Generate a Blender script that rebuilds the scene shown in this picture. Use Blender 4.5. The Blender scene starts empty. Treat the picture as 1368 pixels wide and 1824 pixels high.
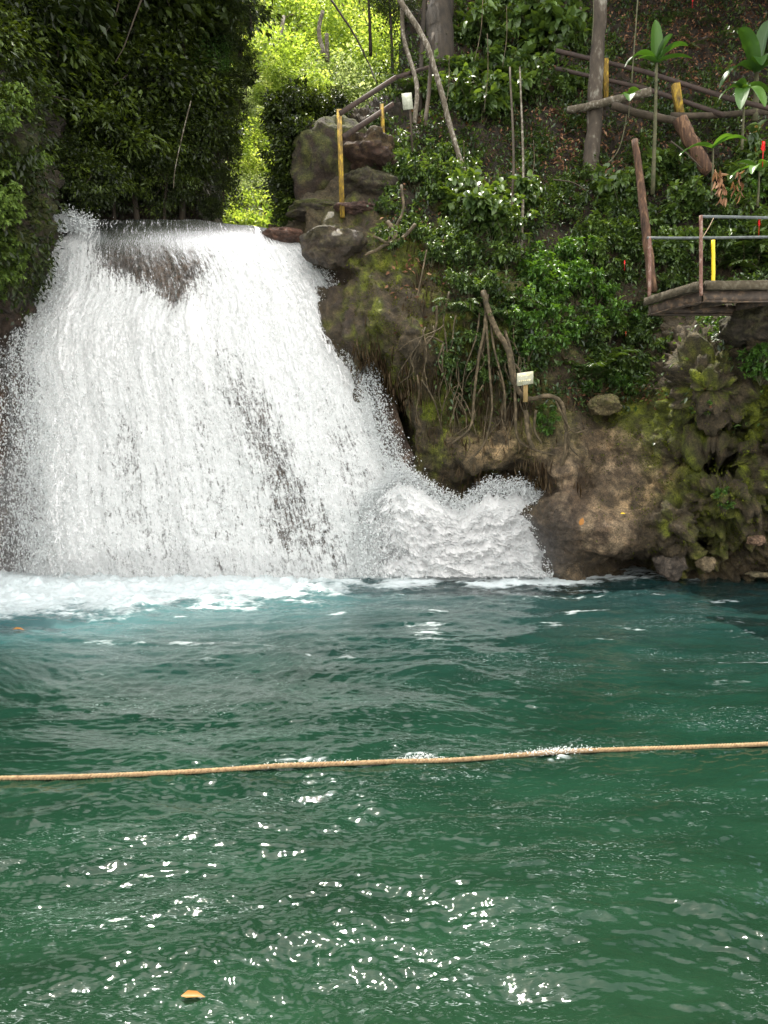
import bpy, math, random
import numpy as np
from mathutils import Vector
PI = math.pi
scene = bpy.context.scene
COL = scene.collection

# ------------------------------------------------------------------ camera
F = 1317.0; CX = 684.0; CY = 912.0; CAMZ = 2.5
TH = math.atan(109.0 / F)
CT, ST = math.cos(TH), math.sin(TH)
def at(px, py, D):
    """world point seen at photo pixel (px,py) at forward distance D"""
    px = np.asarray(px, float); py = np.asarray(py, float); D = np.asarray(D, float)
    a = (px - CX) / F; b = (CY - py) / F
    s = D / (CT + b * ST)
    return np.stack(np.broadcast_arrays(s * a, D, CAMZ + s * (b * CT - ST)), -1)
def water_D(py):
    b = (CY - np.asarray(py, float)) / F
    s = -CAMZ / (b * CT - ST)
    return s * (CT + b * ST)
def v3(px, py, D): return Vector(at(px, py, D).tolist())

cam = bpy.data.cameras.new('camera'); cam.sensor_fit = 'VERTICAL'; cam.sensor_height = 36.0
cam.lens = F * 36.0 / 1824.0; cam.clip_end = 500; cam.clip_start = 0.05
camo = bpy.data.objects.new('camera', cam); COL.objects.link(camo)
camo.location = (0, 0, CAMZ); camo.rotation_euler = (PI / 2 - TH, 0, 0)
scene.camera = camo

# ------------------------------------------------------------------ noise
def _h(ix, iy, iz, seed):
    h = (ix.astype(np.uint32) * np.uint32(73856093)) ^ (iy.astype(np.uint32) * np.uint32(19349663)) ^ (iz.astype(np.uint32) * np.uint32(83492791)) ^ np.uint32((seed * 2654435761) & 0xffffffff)
    h ^= h >> np.uint32(15); h = h * np.uint32(2246822519); h ^= h >> np.uint32(13); h = h * np.uint32(3266489917); h ^= h >> np.uint32(16)
    return h
def noise(x, y, z, seed=0):
    x = np.asarray(x, float); y = np.asarray(y, float) + 0 * x; z = np.asarray(z, float) + 0 * x
    x0 = np.floor(x).astype(np.int64); y0 = np.floor(y).astype(np.int64); z0 = np.floor(z).astype(np.int64)
    fx, fy, fz = x - x0, y - y0, z - z0
    u = fx * fx * fx * (fx * (fx * 6 - 15) + 10); v = fy * fy * fy * (fy * (fy * 6 - 15) + 10); w = fz * fz * fz * (fz * (fz * 6 - 15) + 10)
    r = 0
    for i in (0, 1):
        for j in (0, 1):
            for k in (0, 1):
                h = _h(x0 + i, y0 + j, z0 + k, seed)
                gx = (h & np.uint32(1023)) / 511.5 - 1; gy = ((h >> np.uint32(10)) & np.uint32(1023)) / 511.5 - 1; gz = ((h >> np.uint32(20)) & np.uint32(1023)) / 511.5 - 1
                d = gx * (fx - i) + gy * (fy - j) + gz * (fz - k)
                r = r + d * (u if i else 1 - u) * (v if j else 1 - v) * (w if k else 1 - w)
    return r * 1.25
def fbm(x, y, z, o=4, seed=0, rough=.5):
    a = 1; s = 0; f = 1
    for i in range(o):
        s = s + a * noise(x * f, y * f, z * f, seed + i); a *= rough; f *= 2.03
    return s
def ridged(x, y, z, o=3, seed=0):
    a = 1; s = 0; f = 1
    for i in range(o):
        n = 1 - np.abs(noise(x * f, y * f, z * f, seed + i)) * 2
        s = s + a * n; a *= .5; f *= 2.1
    return s / (2 - .5 ** (o - 1))
def sstep(a, b, x):
    t = np.clip((x - a) / (b - a), 0, 1); return t * t * (3 - 2 * t)
def gauss(px, py, cx, cy, rx, ry, ang=0):
    c, s = math.cos(ang), math.sin(ang); dx = px - cx; dy = py - cy
    return np.exp(-(((dx * c + dy * s) / rx) ** 2 + ((-dx * s + dy * c) / ry) ** 2))
class TPS:
    """smooth interpolation of scattered control values over photo pixels"""
    def __init__(self, pts):
        P = np.array(pts, float); self.X = P[:, :2] / 500.0; n = len(P)
        K = self.k(self.X, self.X) + np.eye(n) * 1e-4
        A = np.zeros((n + 3, n + 3)); A[:n, :n] = K; A[:n, n] = 1; A[:n, n + 1:] = self.X; A[n, :n] = 1; A[n + 1:, :n] = self.X.T
        self.w = np.linalg.solve(A, np.concatenate([P[:, 2], np.zeros(3)]))
    def k(self, A, B):
        d2 = ((A[:, None, :] - B[None]) ** 2).sum(-1); return .5 * d2 * np.log(d2 + 1e-12)
    def __call__(self, px, py):
        px = np.asarray(px, float); sh = px.shape; py = np.asarray(py, float) + 0 * px
        Q = np.stack([px.ravel(), py.ravel()], -1) / 500.0; n = len(self.X); out = np.empty(len(Q))
        for i in range(0, len(Q), 40000):
            q = Q[i:i + 40000]; out[i:i + 40000] = self.k(q, self.X) @ self.w[:n] + self.w[n] + q @ self.w[n + 1:]
        return out.reshape(sh)

# ------------------------------------------------------------------ mesh helpers
class MB:
    def __init__(s): s.V = []; s.L = []; s.n = 0; s.tint = []; s.has = False
    def add(s, V, *Fs, tint=None):
        V = np.asarray(V, np.float32).reshape(-1, 3)
        for Fc in Fs:
            Fc = np.asarray(Fc, np.int64)
            if len(Fc): s.L.append(Fc + s.n)
        s.V.append(V); s.n += len(V)
        if tint is None: tint = np.full(len(V), .5)
        s.tint.append(np.broadcast_to(np.asarray(tint, np.float32), (len(V),)))
        return s
    def mesh(s, name, mat, smooth=False):
        me = bpy.data.meshes.new(name)
        V = np.concatenate(s.V); me.vertices.add(len(V)); me.vertices.foreach_set('co', V.ravel())
        tot = np.concatenate([np.full(len(l), l.shape[1]) for l in s.L]); idx = np.concatenate([l.ravel() for l in s.L])
        me.loops.add(len(idx)); me.loops.foreach_set('vertex_index', idx.astype(np.int32))
        me.polygons.add(len(tot)); st = np.concatenate([[0], np.cumsum(tot)[:-1]])
        me.polygons.foreach_set('loop_start', st.astype(np.int32))
        a = me.attributes.new('tint', 'FLOAT', 'POINT'); a.data.foreach_set('value', np.concatenate(s.tint).astype(np.float32))
        me.update(calc_edges=True)
        if smooth: me.polygons.foreach_set('use_smooth', np.ones(len(tot), bool))
        if mat: me.materials.append(mat)
        return me
    def obj(s, name, mat, parent=None, smooth=False):
        return link(name, s.mesh(name, mat, smooth), parent)
def link(name, data, parent=None):
    o = bpy.data.objects.new(name, data); COL.objects.link(o)
    if parent: o.parent = parent
    return o
def empty(name, loc=(0, 0, 0), rz=0, sc=1):
    o = link(name, None); o.location = Vector([float(c) for c in loc]); o.rotation_euler = (0, 0, rz); o.scale = (sc, sc, sc); o.empty_display_size = .2
    return o
def tag(o, label=None, cat=None, group=None, kind=None):
    if label: o['label'] = label
    if cat: o['category'] = cat
    if group: o['group'] = group
    if kind: o['kind'] = kind
    return o
def copy_tree(o, loc, rz=0, sc=1, tilt=0):
    c = o.copy(); COL.objects.link(c); c.location = Vector([float(k) for k in loc]); c.rotation_euler = (tilt, 0, rz); c.scale = (sc, sc, sc)
    for ch in o.children:
        d = ch.copy(); COL.objects.link(d); d.parent = c
        for g in ch.children:
            e = g.copy(); COL.objects.link(e); e.parent = d
    return c
def grid_faces(nr, nc):
    i = np.arange((nr - 1) * nc).reshape(nr - 1, nc)[:, :-1].ravel()
    return np.stack([i, i + 1, i + nc + 1, i + nc], -1)
def vattr(me, name, arr):
    a = me.attributes.new(name, 'FLOAT', 'POINT'); a.data.foreach_set('value', np.asarray(arr, np.float32).ravel())
def cattr(me, name, arr):
    a = me.attributes.new(name, 'FLOAT_COLOR', 'POINT'); A = np.ones((len(arr), 4), np.float32); A[:, :3] = arr; a.data.foreach_set('color', A.ravel())
def add_tube(mb, pts, rad, sides=7, tint=.5, cap=True):
    P = np.array([list(p) for p in pts], float); n = len(P); rad = np.broadcast_to(np.asarray(rad, float), (n,))
    T = np.gradient(P, axis=0); T /= np.linalg.norm(T, axis=1)[:, None] + 1e-9
    ref = np.array([0, 0, 1.0]) if abs(T[0][2]) < .9 else np.array([1.0, 0, 0])
    U = np.cross(T[0], ref); U /= np.linalg.norm(U); Us = []
    for i in range(n):
        U = U - T[i] * U.dot(T[i]); U /= np.linalg.norm(U) + 1e-9; Us.append(U)
    Us = np.array(Us); W = np.cross(T, Us)
    a = np.arange(sides) * 2 * PI / sides
    V = P[:, None, :] + rad[:, None, None] * (Us[:, None, :] * np.cos(a)[None, :, None] + W[:, None, :] * np.sin(a)[None, :, None])
    i = np.arange(n - 1)[:, None] * sides; j = np.arange(sides)[None]
    Fq = np.stack([i + j, i + (j + 1) % sides, i + sides + (j + 1) % sides, i + sides + j], -1).reshape(-1, 4)
    mb.add(V, Fq, tint=tint)
    if cap:
        mb.L.append(np.array([list(range(sides))[::-1]]) + mb.n - n * sides); mb.L.append(np.array([list(range(sides))]) + mb.n - sides)
def smooth_path(pts, k=6):
    P = [np.array(list(p), float) for p in pts]; P = [2 * P[0] - P[1]] + P + [2 * P[-1] - P[-2]]; out = []
    for i in range(1, len(P) - 2):
        for t in np.linspace(0, 1, k, endpoint=False):
            a, b, c, d = P[i - 1], P[i], P[i + 1], P[i + 2]
            out.append(.5 * ((2 * b) + (c - a) * t + (2 * a - 5 * b + 4 * c - d) * t * t + (3 * b - a - 3 * c + d) * t ** 3))
    out.append(P[-2]); return np.array(out)
BOXF = np.array([[0, 3, 2, 1], [4, 5, 6, 7], [0, 1, 5, 4], [1, 2, 6, 5], [2, 3, 7, 6], [3, 0, 4, 7]])
def add_beam(mb, a, b, w, h, up=(0, 0, 1), tint=.5):
    """square-section beam from a to b, width w, height h"""
    a = Vector([float(c) for c in a]); b = Vector([float(c) for c in b]); t = (b - a).normalized(); s = t.cross(Vector(up)).normalized(); u = s.cross(t)
    V = []
    for p in (a, b):
        for (i, j) in ((-1, -1), (1, -1), (1, 1), (-1, 1)): V.append(list(p + s * (i * w / 2) + u * (j * h / 2)))
    mb.add(V, BOXF, tint=tint)

# ------------------------------------------------------------------ materials
def newmat(name):
    m = bpy.data.materials.new(name); m.use_nodes = True; nt = m.node_tree; nt.nodes.clear()
    return m, nt, nt.nodes, nt.links
def N(nt, typ, **kw):
    n = nt.nodes.new(typ)
    for k, v in kw.items():
        if k.startswith('i_'):
            key = k[2:].replace('_', ' '); n.inputs[int(key) if key.isdigit() else key].default_value = v
        else: setattr(n, k, v)
    return n
def rgb(c): return (c[0], c[1], c[2], 1)
def ramp(nt, stops, fac=None, interp='LINEAR'):
    r = N(nt, 'ShaderNodeValToRGB'); cr = r.color_ramp; cr.interpolation = interp
    while len(cr.elements) < len(stops): cr.elements.new(.5)
    for e, (p, c) in zip(cr.elements, stops): e.position = p; e.color = rgb(c) if len(c) == 3 else c
    if fac is not None: nt.links.new(fac, r.inputs[0])
    return r
def leaf_mat(name, dark, mid, light, rough=.4, trans=.3, spec=.4, tm=(1.9, 1.7, .5)):
    m, nt, nn, L = newmat(name)
    a = N(nt, 'ShaderNodeAttribute', attribute_name='tint')
    r = ramp(nt, [(0, dark), (.5, mid), (1, light)], a.outputs['Fac'])
    p = N(nt, 'ShaderNodeBsdfPrincipled', i_Roughness=rough); p.inputs['Specular IOR Level'].default_value = spec
    L.new(r.outputs[0], p.inputs['Base Color'])
    t = N(nt, 'ShaderNodeBsdfTranslucent'); g = N(nt, 'ShaderNodeMix', data_type='RGBA', blend_type='MULTIPLY'); g.inputs[0].default_value = 1
    L.new(r.outputs[0], g.inputs[6]); g.inputs[7].default_value = (*tm, 1); L.new(g.outputs[2], t.inputs[0])
    mx = N(nt, 'ShaderNodeMixShader'); mx.inputs[0].default_value = trans; L.new(p.outputs[0], mx.inputs[1]); L.new(t.outputs[0], mx.inputs[2])
    o = N(nt, 'ShaderNodeOutputMaterial'); L.new(mx.outputs[0], o.inputs[0]); return m
def solid_mat(name, c1, c2, scale=8, rough=.8, bump=.3, stretch=(1, 1, 1), coord='Object', metal=0, c3=None, spec=.4):
    m, nt, nn, L = newmat(name)
    tc = N(nt, 'ShaderNodeTexCoord'); mp = N(nt, 'ShaderNodeMapping'); mp.inputs['Scale'].default_value = stretch; L.new(tc.outputs[coord], mp.inputs[0])
    n = N(nt, 'ShaderNodeTexNoise', i_Scale=scale, i_Detail=8, i_Roughness=.65); L.new(mp.outputs[0], n.inputs['Vector'])
    st = [(.35, c1), (.65, c2)]
    if c3: st = [(.3, c1), (.52, c2), (.62, c3)]
    r = ramp(nt, st, n.outputs[0])
    p = N(nt, 'ShaderNodeBsdfPrincipled', i_Roughness=rough, i_Metallic=metal); p.inputs['Specular IOR Level'].default_value = spec; L.new(r.outputs[0], p.inputs['Base Color'])
    n2 = N(nt, 'ShaderNodeTexNoise', i_Scale=scale * 4, i_Detail=6, i_Roughness=.7); L.new(mp.outputs[0], n2.inputs['Vector'])
    b = N(nt, 'ShaderNodeBump', i_Strength=bump, i_Distance=.02); L.new(n2.outputs[0], b.inputs['Height']); L.new(b.outputs[0], p.inputs['Normal'])
    o = N(nt, 'ShaderNodeOutputMaterial'); L.new(p.outputs[0], o.inputs[0]); return m
def rock_mat(name, wet=False):
    """rock and earth: base colour from the mesh attribute, broken up by noise"""
    m, nt, nn, L = newmat(name)
    a = N(nt, 'ShaderNodeAttribute', attribute_name='col'); tc = N(nt, 'ShaderNodeTexCoord')
    n = N(nt, 'ShaderNodeTexNoise', i_Scale=6, i_Detail=10, i_Roughness=.7); L.new(tc.outputs['Object'], n.inputs['Vector'])
    n3 = N(nt, 'ShaderNodeTexNoise', i_Scale=38, i_Detail=6, i_Roughness=.7); L.new(tc.outputs['Object'], n3.inputs['Vector'])
    r = ramp(nt, [(.30, (.3, .3, .3)), (.5, (.85, .85, .85)), (.70, (1.7, 1.6, 1.5))], n.outputs[0])
    r3 = ramp(nt, [(.36, (.42, .42, .42)), (.5, (1, 1, 1)), (.66, (1.5, 1.45, 1.4))], n3.outputs[0])
    g = N(nt, 'ShaderNodeMix', data_type='RGBA', blend_type='MULTIPLY'); g.inputs[0].default_value = 1; L.new(a.outputs['Color'], g.inputs[6]); L.new(r.outputs[0], g.inputs[7])
    g2 = N(nt, 'ShaderNodeMix', data_type='RGBA', blend_type='MULTIPLY'); g2.inputs[0].default_value = 1; L.new(g.outputs[2], g2.inputs[6]); L.new(r3.outputs[0], g2.inputs[7])
    p = N(nt, 'ShaderNodeBsdfPrincipled'); L.new(g2.outputs[2], p.inputs['Base Color'])
    w = N(nt, 'ShaderNodeAttribute', attribute_name='wet'); mr = N(nt, 'ShaderNodeMapRange'); mr.inputs[3].default_value = .9; mr.inputs[4].default_value = .22; L.new(w.outputs['Fac'], mr.inputs[0]); L.new(mr.outputs[0], p.inputs['Roughness'])
    p.inputs['Specular IOR Level'].default_value = .35
    n2 = N(nt, 'ShaderNodeTexNoise', i_Scale=16, i_Detail=10, i_Roughness=.72); L.new(tc.outputs['Object'], n2.inputs['Vector'])
    b = N(nt, 'ShaderNodeBump', i_Strength=1.0, i_Distance=.10); L.new(n2.outputs[0], b.inputs['Height']); L.new(b.outputs[0], p.inputs['Normal'])
    o = N(nt, 'ShaderNodeOutputMaterial'); L.new(p.outputs[0], o.inputs[0]); return m
M_ROCK = rock_mat('rock_and_moss')
M_BARK = solid_mat('bark', (.02, .015, .009), (.065, .048, .03), 5, .9, .8, (1, 1, .25))
M_BARK_PALE = solid_mat('pale_bark', (.035, .027, .016), (.095, .078, .052), 14, .85, .8, (1, 1, .5), c3=(.24, .22, .18))
M_BARK_DARK = solid_mat('dark_bark', (.012, .009, .005), (.034, .025, .015), 6, .9, .7, (1, 1, .3))
M_STEM = solid_mat('green_stem', (.03, .035, .012), (.09, .08, .04), 8, .8, .3)
M_ROOT = solid_mat('root_bark', (.018, .014, .007), (.06, .045, .022), 7, .85, .9, c3=(.13, .095, .055))
M_YEL = solid_mat('weathered_yellow_paint', (.03, .02, .01), (.20, .125, .016), 16, .8, .7, (1, 1, .35), c3=(.36, .235, .02))
M_YELB = solid_mat('bright_yellow_paint', (.62, .44, .01), (.7, .5, .012), 6, .45, .05)
M_RAILW = solid_mat('red_brown_rail_paint', (.018, .011, .007), (.045, .026, .018), 9, .75, .4, (.3, 1, 1))
M_CONC = solid_mat('mossy_weathered_deck', (.02, .017, .009), (.055, .043, .024), 10, .9, .8, c3=(.09, .078, .052))
M_STEEL = solid_mat('dark_rusty_steel', (.022, .016, .012), (.055, .04, .028), 9, .7, .4, c3=(.13, .085, .05))
M_POST = solid_mat('peeling_red_post_paint', (.085, .032, .02), (.15, .075, .052), 20, .65, .4, (1, 1, .5), c3=(.26, .19, .15))
M_PIPE = solid_mat('dark_pipe_paint', (.04, .05, .05), (.10, .115, .115), 14, .5, .2)
M_SIGN = solid_mat('white_sign_board', (.22, .23, .17), (.36, .37, .29), 9, .6, .1)
M_SIGNW = solid_mat('faded_yellow_lettering', (.55, .45, .2), (.75, .7, .45), 60, .6, .1)
M_SPLIT = solid_mat('split_timber', (.018, .009, .005), (.075, .038, .02), 14, .85, 1.0, (1, 1, .08), c3=(.17, .095, .05))
M_ROPE = solid_mat('tan_rope', (.17, .105, .05), (.38, .26, .14), 40, .9, .6)
M_STRING = solid_mat('pale_string', (.25, .18, .11), (.4, .3, .2), 30, .9, .2)
M_RED = leaf_mat('red_flower', (.35, .01, .01), (.6, .012, .02), (.75, .03, .05), .5, .2)
M_BROWN = leaf_mat('dead_leaf', (.04, .018, .009), (.15, .07, .035), (.36, .21, .12), .7, .12, .2)
M_ORANGE = leaf_mat('orange_leaf', (.22, .08, .01), (.27, .11, .012), (.4, .18, .02), .5, .1)
ML = {
 'dark': leaf_mat('dark_forest_leaf', (.009, .015, .004), (.023, .037, .007), (.09, .135, .016), .42, .26),  # leaf colour darkened to stand for the left bank's shade
 'bank': leaf_mat('fresh_fern_leaf', (.035, .06, .012), (.09, .15, .028), (.19, .28, .06), .5, .25),
 'gloss': leaf_mat('glossy_green_leaf', (.012, .026, .009), (.036, .068, .018), (.10, .165, .032), .42, .25, .5),
 'fresh': leaf_mat('fresh_green_leaf', (.02, .05, .01), (.05, .12, .02), (.10, .2, .03), .38, .28, .5),
 'fern': leaf_mat('fern_leaf', (.022, .045, .012), (.045, .085, .022), (.08, .14, .035), .5, .22),
 'far': leaf_mat('sunlit_forest_leaf', (.08, .14, .025), (.34, .44, .09), (.66, .70, .24), .5, .5, .4, (1.5, 1.5, .7)),  # leaf colour raised to stand for sunlight on the far forest
 'fargrey': leaf_mat('sunlit_pale_leaf', (.10, .15, .06), (.32, .38, .18), (.60, .63, .38), .5, .5, .4, (1.4, 1.4, .9)),  # paler far leaf, sunlight likewise put into its colour
 'banana': leaf_mat('banana_leaf', (.014, .04, .008), (.03, .08, .013), (.055, .12, .02), .4, .3, .4),
}
# ------------------------------------------------------------------ terrain
def polymask(px, py, poly):
    ins = np.zeros(px.shape, bool); n = len(poly)
    for i in range(n):
        x1, y1 = poly[i]; x2, y2 = poly[(i + 1) % n]
        c = ((y1 > py) != (y2 > py)) & (px < (x2 - x1) * (py - y1) / (y2 - y1 + 1e-9) + x1); ins ^= c
    return ins
def surface(name, x0, x1, y0, y1, step, depth, disp, colf, poly=None, back=6.0, mat=None):
    xs = np.arange(x0, x1 + 1, step, dtype=float); ys = np.arange(y0, y1 + 1, step, dtype=float)
    PX, PY = np.meshgrid(xs, ys); D = depth(PX, PY); nr, nc = PX.shape
    P = at(PX, PY, D)
    du = np.gradient(P, axis=1); dv = np.gradient(P, axis=0); Nn = np.cross(du, dv); Nn /= np.linalg.norm(Nn, axis=-1)[..., None] + 1e-9
    flip = (Nn * (P - np.array([0, 0, CAMZ]))).sum(-1) > 0; Nn[flip] *= -1
    d = disp(PX, PY, P); P = P + Nn * d[..., None]
    Fq = grid_faces(nr, nc)
    if poly is not None:
        ins = polymask(PX, PY, poly).ravel(); Fq = Fq[ins[Fq].all(1)]
    used = np.zeros(nr * nc, bool); used[Fq.ravel()] = True; remap = np.cumsum(used) - 1
    V = P.reshape(-1, 3)[used]; Fq = remap[Fq]
    col = colf(PX, PY, P, d, Nn); cc, wet = col; cc = cc.reshape(-1, 3)[used]; wet = wet.ravel()[used]
    # real thickness: rim extruded away from the open side
    E = np.concatenate([Fq[:, [0, 1]], Fq[:, [1, 2]], Fq[:, [2, 3]], Fq[:, [3, 0]]]); key = np.sort(E, 1); k = key[:, 0] * len(V) + key[:, 1]
    u, inv, cnt = np.unique(k, return_inverse=True, return_counts=True); B = E[cnt[inv] == 1]
    bv = np.unique(B); m = {int(b): i for i, b in enumerate(bv)}
    cen = V.mean(0); off = V[bv] + np.array([0, back, 0]) + (cen - V[bv]) * np.array([.12, 0, .12]); nb = len(V)
    Q = np.array([[b, a, nb + m[int(a)], nb + m[int(b)]] for a, b in B])
    mb = MB(); mb.add(np.concatenate([V, off]), Fq, Q)
    me = mb.mesh(name, mat or M_ROCK, True); cattr(me, 'col', np.concatenate([cc, cc[bv] * .8])); vattr(me, 'wet', np.concatenate([wet, wet[bv]]))
    return link(name, me)

# --- right-hand cliff and hillside
RC = [(560, 395, 16.3), (620, 395, 16.1), (600, 470, 15.9), (650, 450, 15.6), (650, 650, 15.3), (700, 830, 15.3), (700, 500, 15.3), (700, 650, 15.1),
 (800, 870, 15.0), (850, 850, 14.9), (930, 840, 14.8), (850, 700, 14.7), (850, 600, 14.8), (850, 500, 15.3), (850, 400, 16.5), (850, 300, 18.3), (850, 150, 20.5), (850, 0, 23), (850, -250, 28), (900, 1040, 15.2), (700, 1040, 15.4),
 (700, 400, 16.0), (700, 300, 17.3), (700, 150, 19.5), (700, 0, 22.5), (700, -250, 28), (560, 300, 18.5), (560, 200, 21), (500, 380, 18.5), (480, 250, 21),
 (950, 700, 14.9), (1000, 700, 14.9), (1050, 690, 15.2), (1100, 700, 15.4), (1150, 700, 15.2), (1000, 850, 14.3), (1000, 960, 14.1), (1000, 1060, 14.1), (1080, 930, 13.9), (1080, 1060, 14.3), (1120, 800, 14.6), (1060, 770, 14.7),
 (1180, 880, 14.0), (1200, 740, 14.0), (1220, 650, 13.6), (1200, 980, 14.0), (1260, 1040, 14.3), (1380, 1040, 14.3), (1500, 1060, 14.3), (1300, 900, 13.4), (1380, 900, 13.2), (1300, 720, 13.2), (1380, 700, 12.9), (1340, 600, 12.9), (1400, 560, 12.7), (1300, 640, 13.2), (1600, 600, 12), (1600, 900, 12.5),
 (1050, 600, 15.7), (1050, 500, 16.3), (1050, 400, 17.3), (1050, 280, 18.8), (1050, 150, 20.8), (1050, 0, 23.5), (1050, -250, 28.5), (1180, 640, 15.6), (1200, 560, 16), (1200, 450, 16.6), (1200, 300, 18.3), (1200, 150, 21), (1200, 0, 24), (1200, -250, 29),
 (1290, 530, 15.8), (1400, 480, 16), (1368, 400, 16.8), (1368, 300, 18), (1368, 150, 20.6), (1368, 0, 23.5), (1368, -250, 28.5), (1600, 300, 17), (1650, 0, 22), (1650, -250, 27)]
rtps = TPS(RC)
def r_depth(px, py):
    d = rtps(px, py)
    # dark hole beside the fall, caves and undercuts
    d = d + 2.2 * gauss(px, py, 700, 760, 20, 60) + 1.3 * gauss(px, py, 668, 690, 18, 40)
    d = d + 2.0 * gauss(px, py, 1272, 830, 36, 20) + .9 * gauss(px, py, 1214, 826, 12, 12) + 1.5 * gauss(px, py, 1130, 1012, 60, 24) + .8 * gauss(px, py, 1256, 972, 12, 12)
    d = d + .9 * gauss(px, py, 1270, 760, 50, 16) + .5 * gauss(px, py, 1080, 750, 18, 16)
    d = d + .9 * gauss(px, py, 900, 868, 90, 22) + .5 * gauss(px, py, 600, 492, 36, 10)
    d = d + .5 * gauss(px, py, 1045, 850, 16, 60, .3)
    # smooth humps
    d = d - .45 * gauss(px, py, 1000, 900, 45, 110) - .35 * gauss(px, py, 1085, 950, 55, 45) - .5 * gauss(px, py, 900, 800, 70, 40) - .35 * gauss(px, py, 1100, 790, 30, 22)
    d = d - .4 * gauss(px, py, 1300, 880, 60, 30) - .4 * gauss(px, py, 1200, 930, 40, 40) - .35 * gauss(px, py, 1260, 700, 60, 30) - .4 * gauss(px, py, 640, 560, 60, 50) - .3 * gauss(px, py, 740, 600, 60, 80)
    return d
def r_disp(px, py, P):
    x, y, z = P[..., 0], P[..., 1], P[..., 2]
    rough = sstep(1130, 1230, px) * sstep(560, 620, py)
    up = sstep(480, 300, py)
    smoothr = gauss(px, py, 1040, 900, 90, 130)
    d = fbm(x * .9, y * .9, z * .9, 3, 3) * .28 * (1 - .5 * smoothr)
    d = d + fbm(x * 2.6, y * 2.6, z * 2.0, 4, 11, .55) * (.10 + .10 * rough - .05 * smoothr + .05 * up)
    d = d - np.clip(ridged(x * 2.2, y * 2.2, z * 2.6, 3, 31) - .55, 0, 1) * (.18 + .45 * rough) * (1 - .7 * smoothr)
    d = d + fbm(x * 9, y * 9, z * 7, 3, 21, .6) * (.03 + .03 * rough)
    # vertical flutes on the mossy wall
    fl = gauss(px, py, 740, 620, 130, 200); d = d + np.abs(fbm(x * 1.7 + 9, y * 1.7, z * 2.4, 3, 55)) * .42 * rough - np.clip(ridged(x * 4, y * 4, z * 4.5, 2, 57) - .6, 0, 1) * .22 * rough + (np.abs(noise(x * .7, y * .7, z * 4.2 + .8 * noise(x, y, z, 5), 58)) * .22 + noise(x * 1.4, y * 1.4, z * 9, 59) * .06) * np.maximum(rough, .55 * smoothr + .5 * gauss(px, py, 900, 820, 110, 50))
    d = d + noise(x * 7, y * 3, z * .9, 51) * .16 * fl
    return d
def mixc(a, b, t): return a + (np.asarray(b) - a) * t[..., None]
def r_col(px, py, P, d, Nn):
    x, y, z = P[..., 0], P[..., 1], P[..., 2]
    c = np.zeros(px.shape + (3,)) + np.array([.070, .054, .030])
    n1 = fbm(x * 1.1, y, z * 1.1, 4, 71); n2 = fbm(x * 3, y * 3, z * 3, 4, 81, .6); n3 = fbm(x * 5, y * 3, z * .8, 3, 91)
    # hillside earth and litter
    hill = sstep(520, 380, py) * sstep(600, 700, px)
    c = mixc(c, [.024, .018, .010], hill); c = mixc(c, [.055, .032, .017], hill * sstep(.1, .6, n2))
    # moss on the wall
    moss = np.clip(sstep(-.25, .35, n1 + .6 * n2), 0, 1)
    wall = gauss(px, py, 720, 570, 120, 190) + gauss(px, py, 660, 440, 60, 60) + gauss(px, py, 850, 700, 130, 150)
    boul = sstep(1130, 1200, px) * sstep(600, 690, py)
    slope = gauss(px, py, 1140, 770, 100, 70)
    mm = np.clip(wall * 1.3 + boul * 1.0 + slope * 1.2, 0, 1) * moss
    c = mixc(c, [.075, .088, .009], mm); c = mixc(c, [.18, .215, .017], mm * sstep(.15, .6, n2 + .4 * n1) * .8)
    c = mixc(c, [.10, .075, .04], np.clip(wall, 0, 1) * sstep(.1, .5, n3) * .7)
    # tan bare rock
    tan = gauss(px, py, 1070, 930, 40, 26) * .7 + gauss(px, py, 1120, 900, 40, 14, -.3) * .8 + gauss(px, py, 900, 800, 70, 30) * .9 + gauss(px, py, 1090, 790, 32, 20) + gauss(px, py, 1160, 870, 50, 20, -.4) * .8 + gauss(px, py, 1050, 690, 22, 24) * .8
    c = mixc(c, [.42, .30, .16], np.clip(tan, 0, 1) * sstep(-.3, .3, n2 + .1))
    # wet grey-brown tufa near the pool
    t = np.clip(gauss(px, py, 1010, 890, 60, 120) + gauss(px, py, 1090, 950, 50, 40) + gauss(px, py, 1110, 830, 50, 45), 0, 1)
    c = mixc(c, [.12, .085, .055], t * .9); c = mixc(c, [.30, .225, .14], t * sstep(-.1, .5, n2))
    c = mixc(c, [.06, .05, .04], gauss(px, py, 985, 960, 40, 60))
    # brown flow-stone next to the fall
    fs = gauss(px, py, 640, 600, 45, 120, -.3) + gauss(px, py, 610, 500, 40, 40) + gauss(px, py, 760, 850, 60, 40)
    c = mixc(c, [.075, .052, .040], np.clip(fs, 0, 1) * .6 * sstep(.3, -.2, n3))
    low = sstep(860, 1000, py) * sstep(1180, 1250, px); c = mixc(c, [.22, .17, .10], low * sstep(-.1, .5, n2) * .6)
    wet = np.clip(gauss(px, py, 990, 930, 60, 90) * .6 + gauss(px, py, 640, 600, 50, 150) * .5 + gauss(px, py, 600, 410, 60, 40) * .7 + sstep(990, 1010, py) * .7 + .12, 0, 1)
    return c, wet
RPOLY = [(478, 1100), (478, 400), (540, 392), (545, 330), (560, 225), (600, 205), (650, 200), (700, 160), (712, 60), (715, -320), (1760, -320), (1760, 1100)]
tr = surface('hillside', 470, 1700, -300, 1062, 3.2, r_depth, r_disp, r_col, RPOLY, back=7)
tag(tr, 'steep jungle hillside and mossy cliff right of the waterfall', kind='structure')

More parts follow.
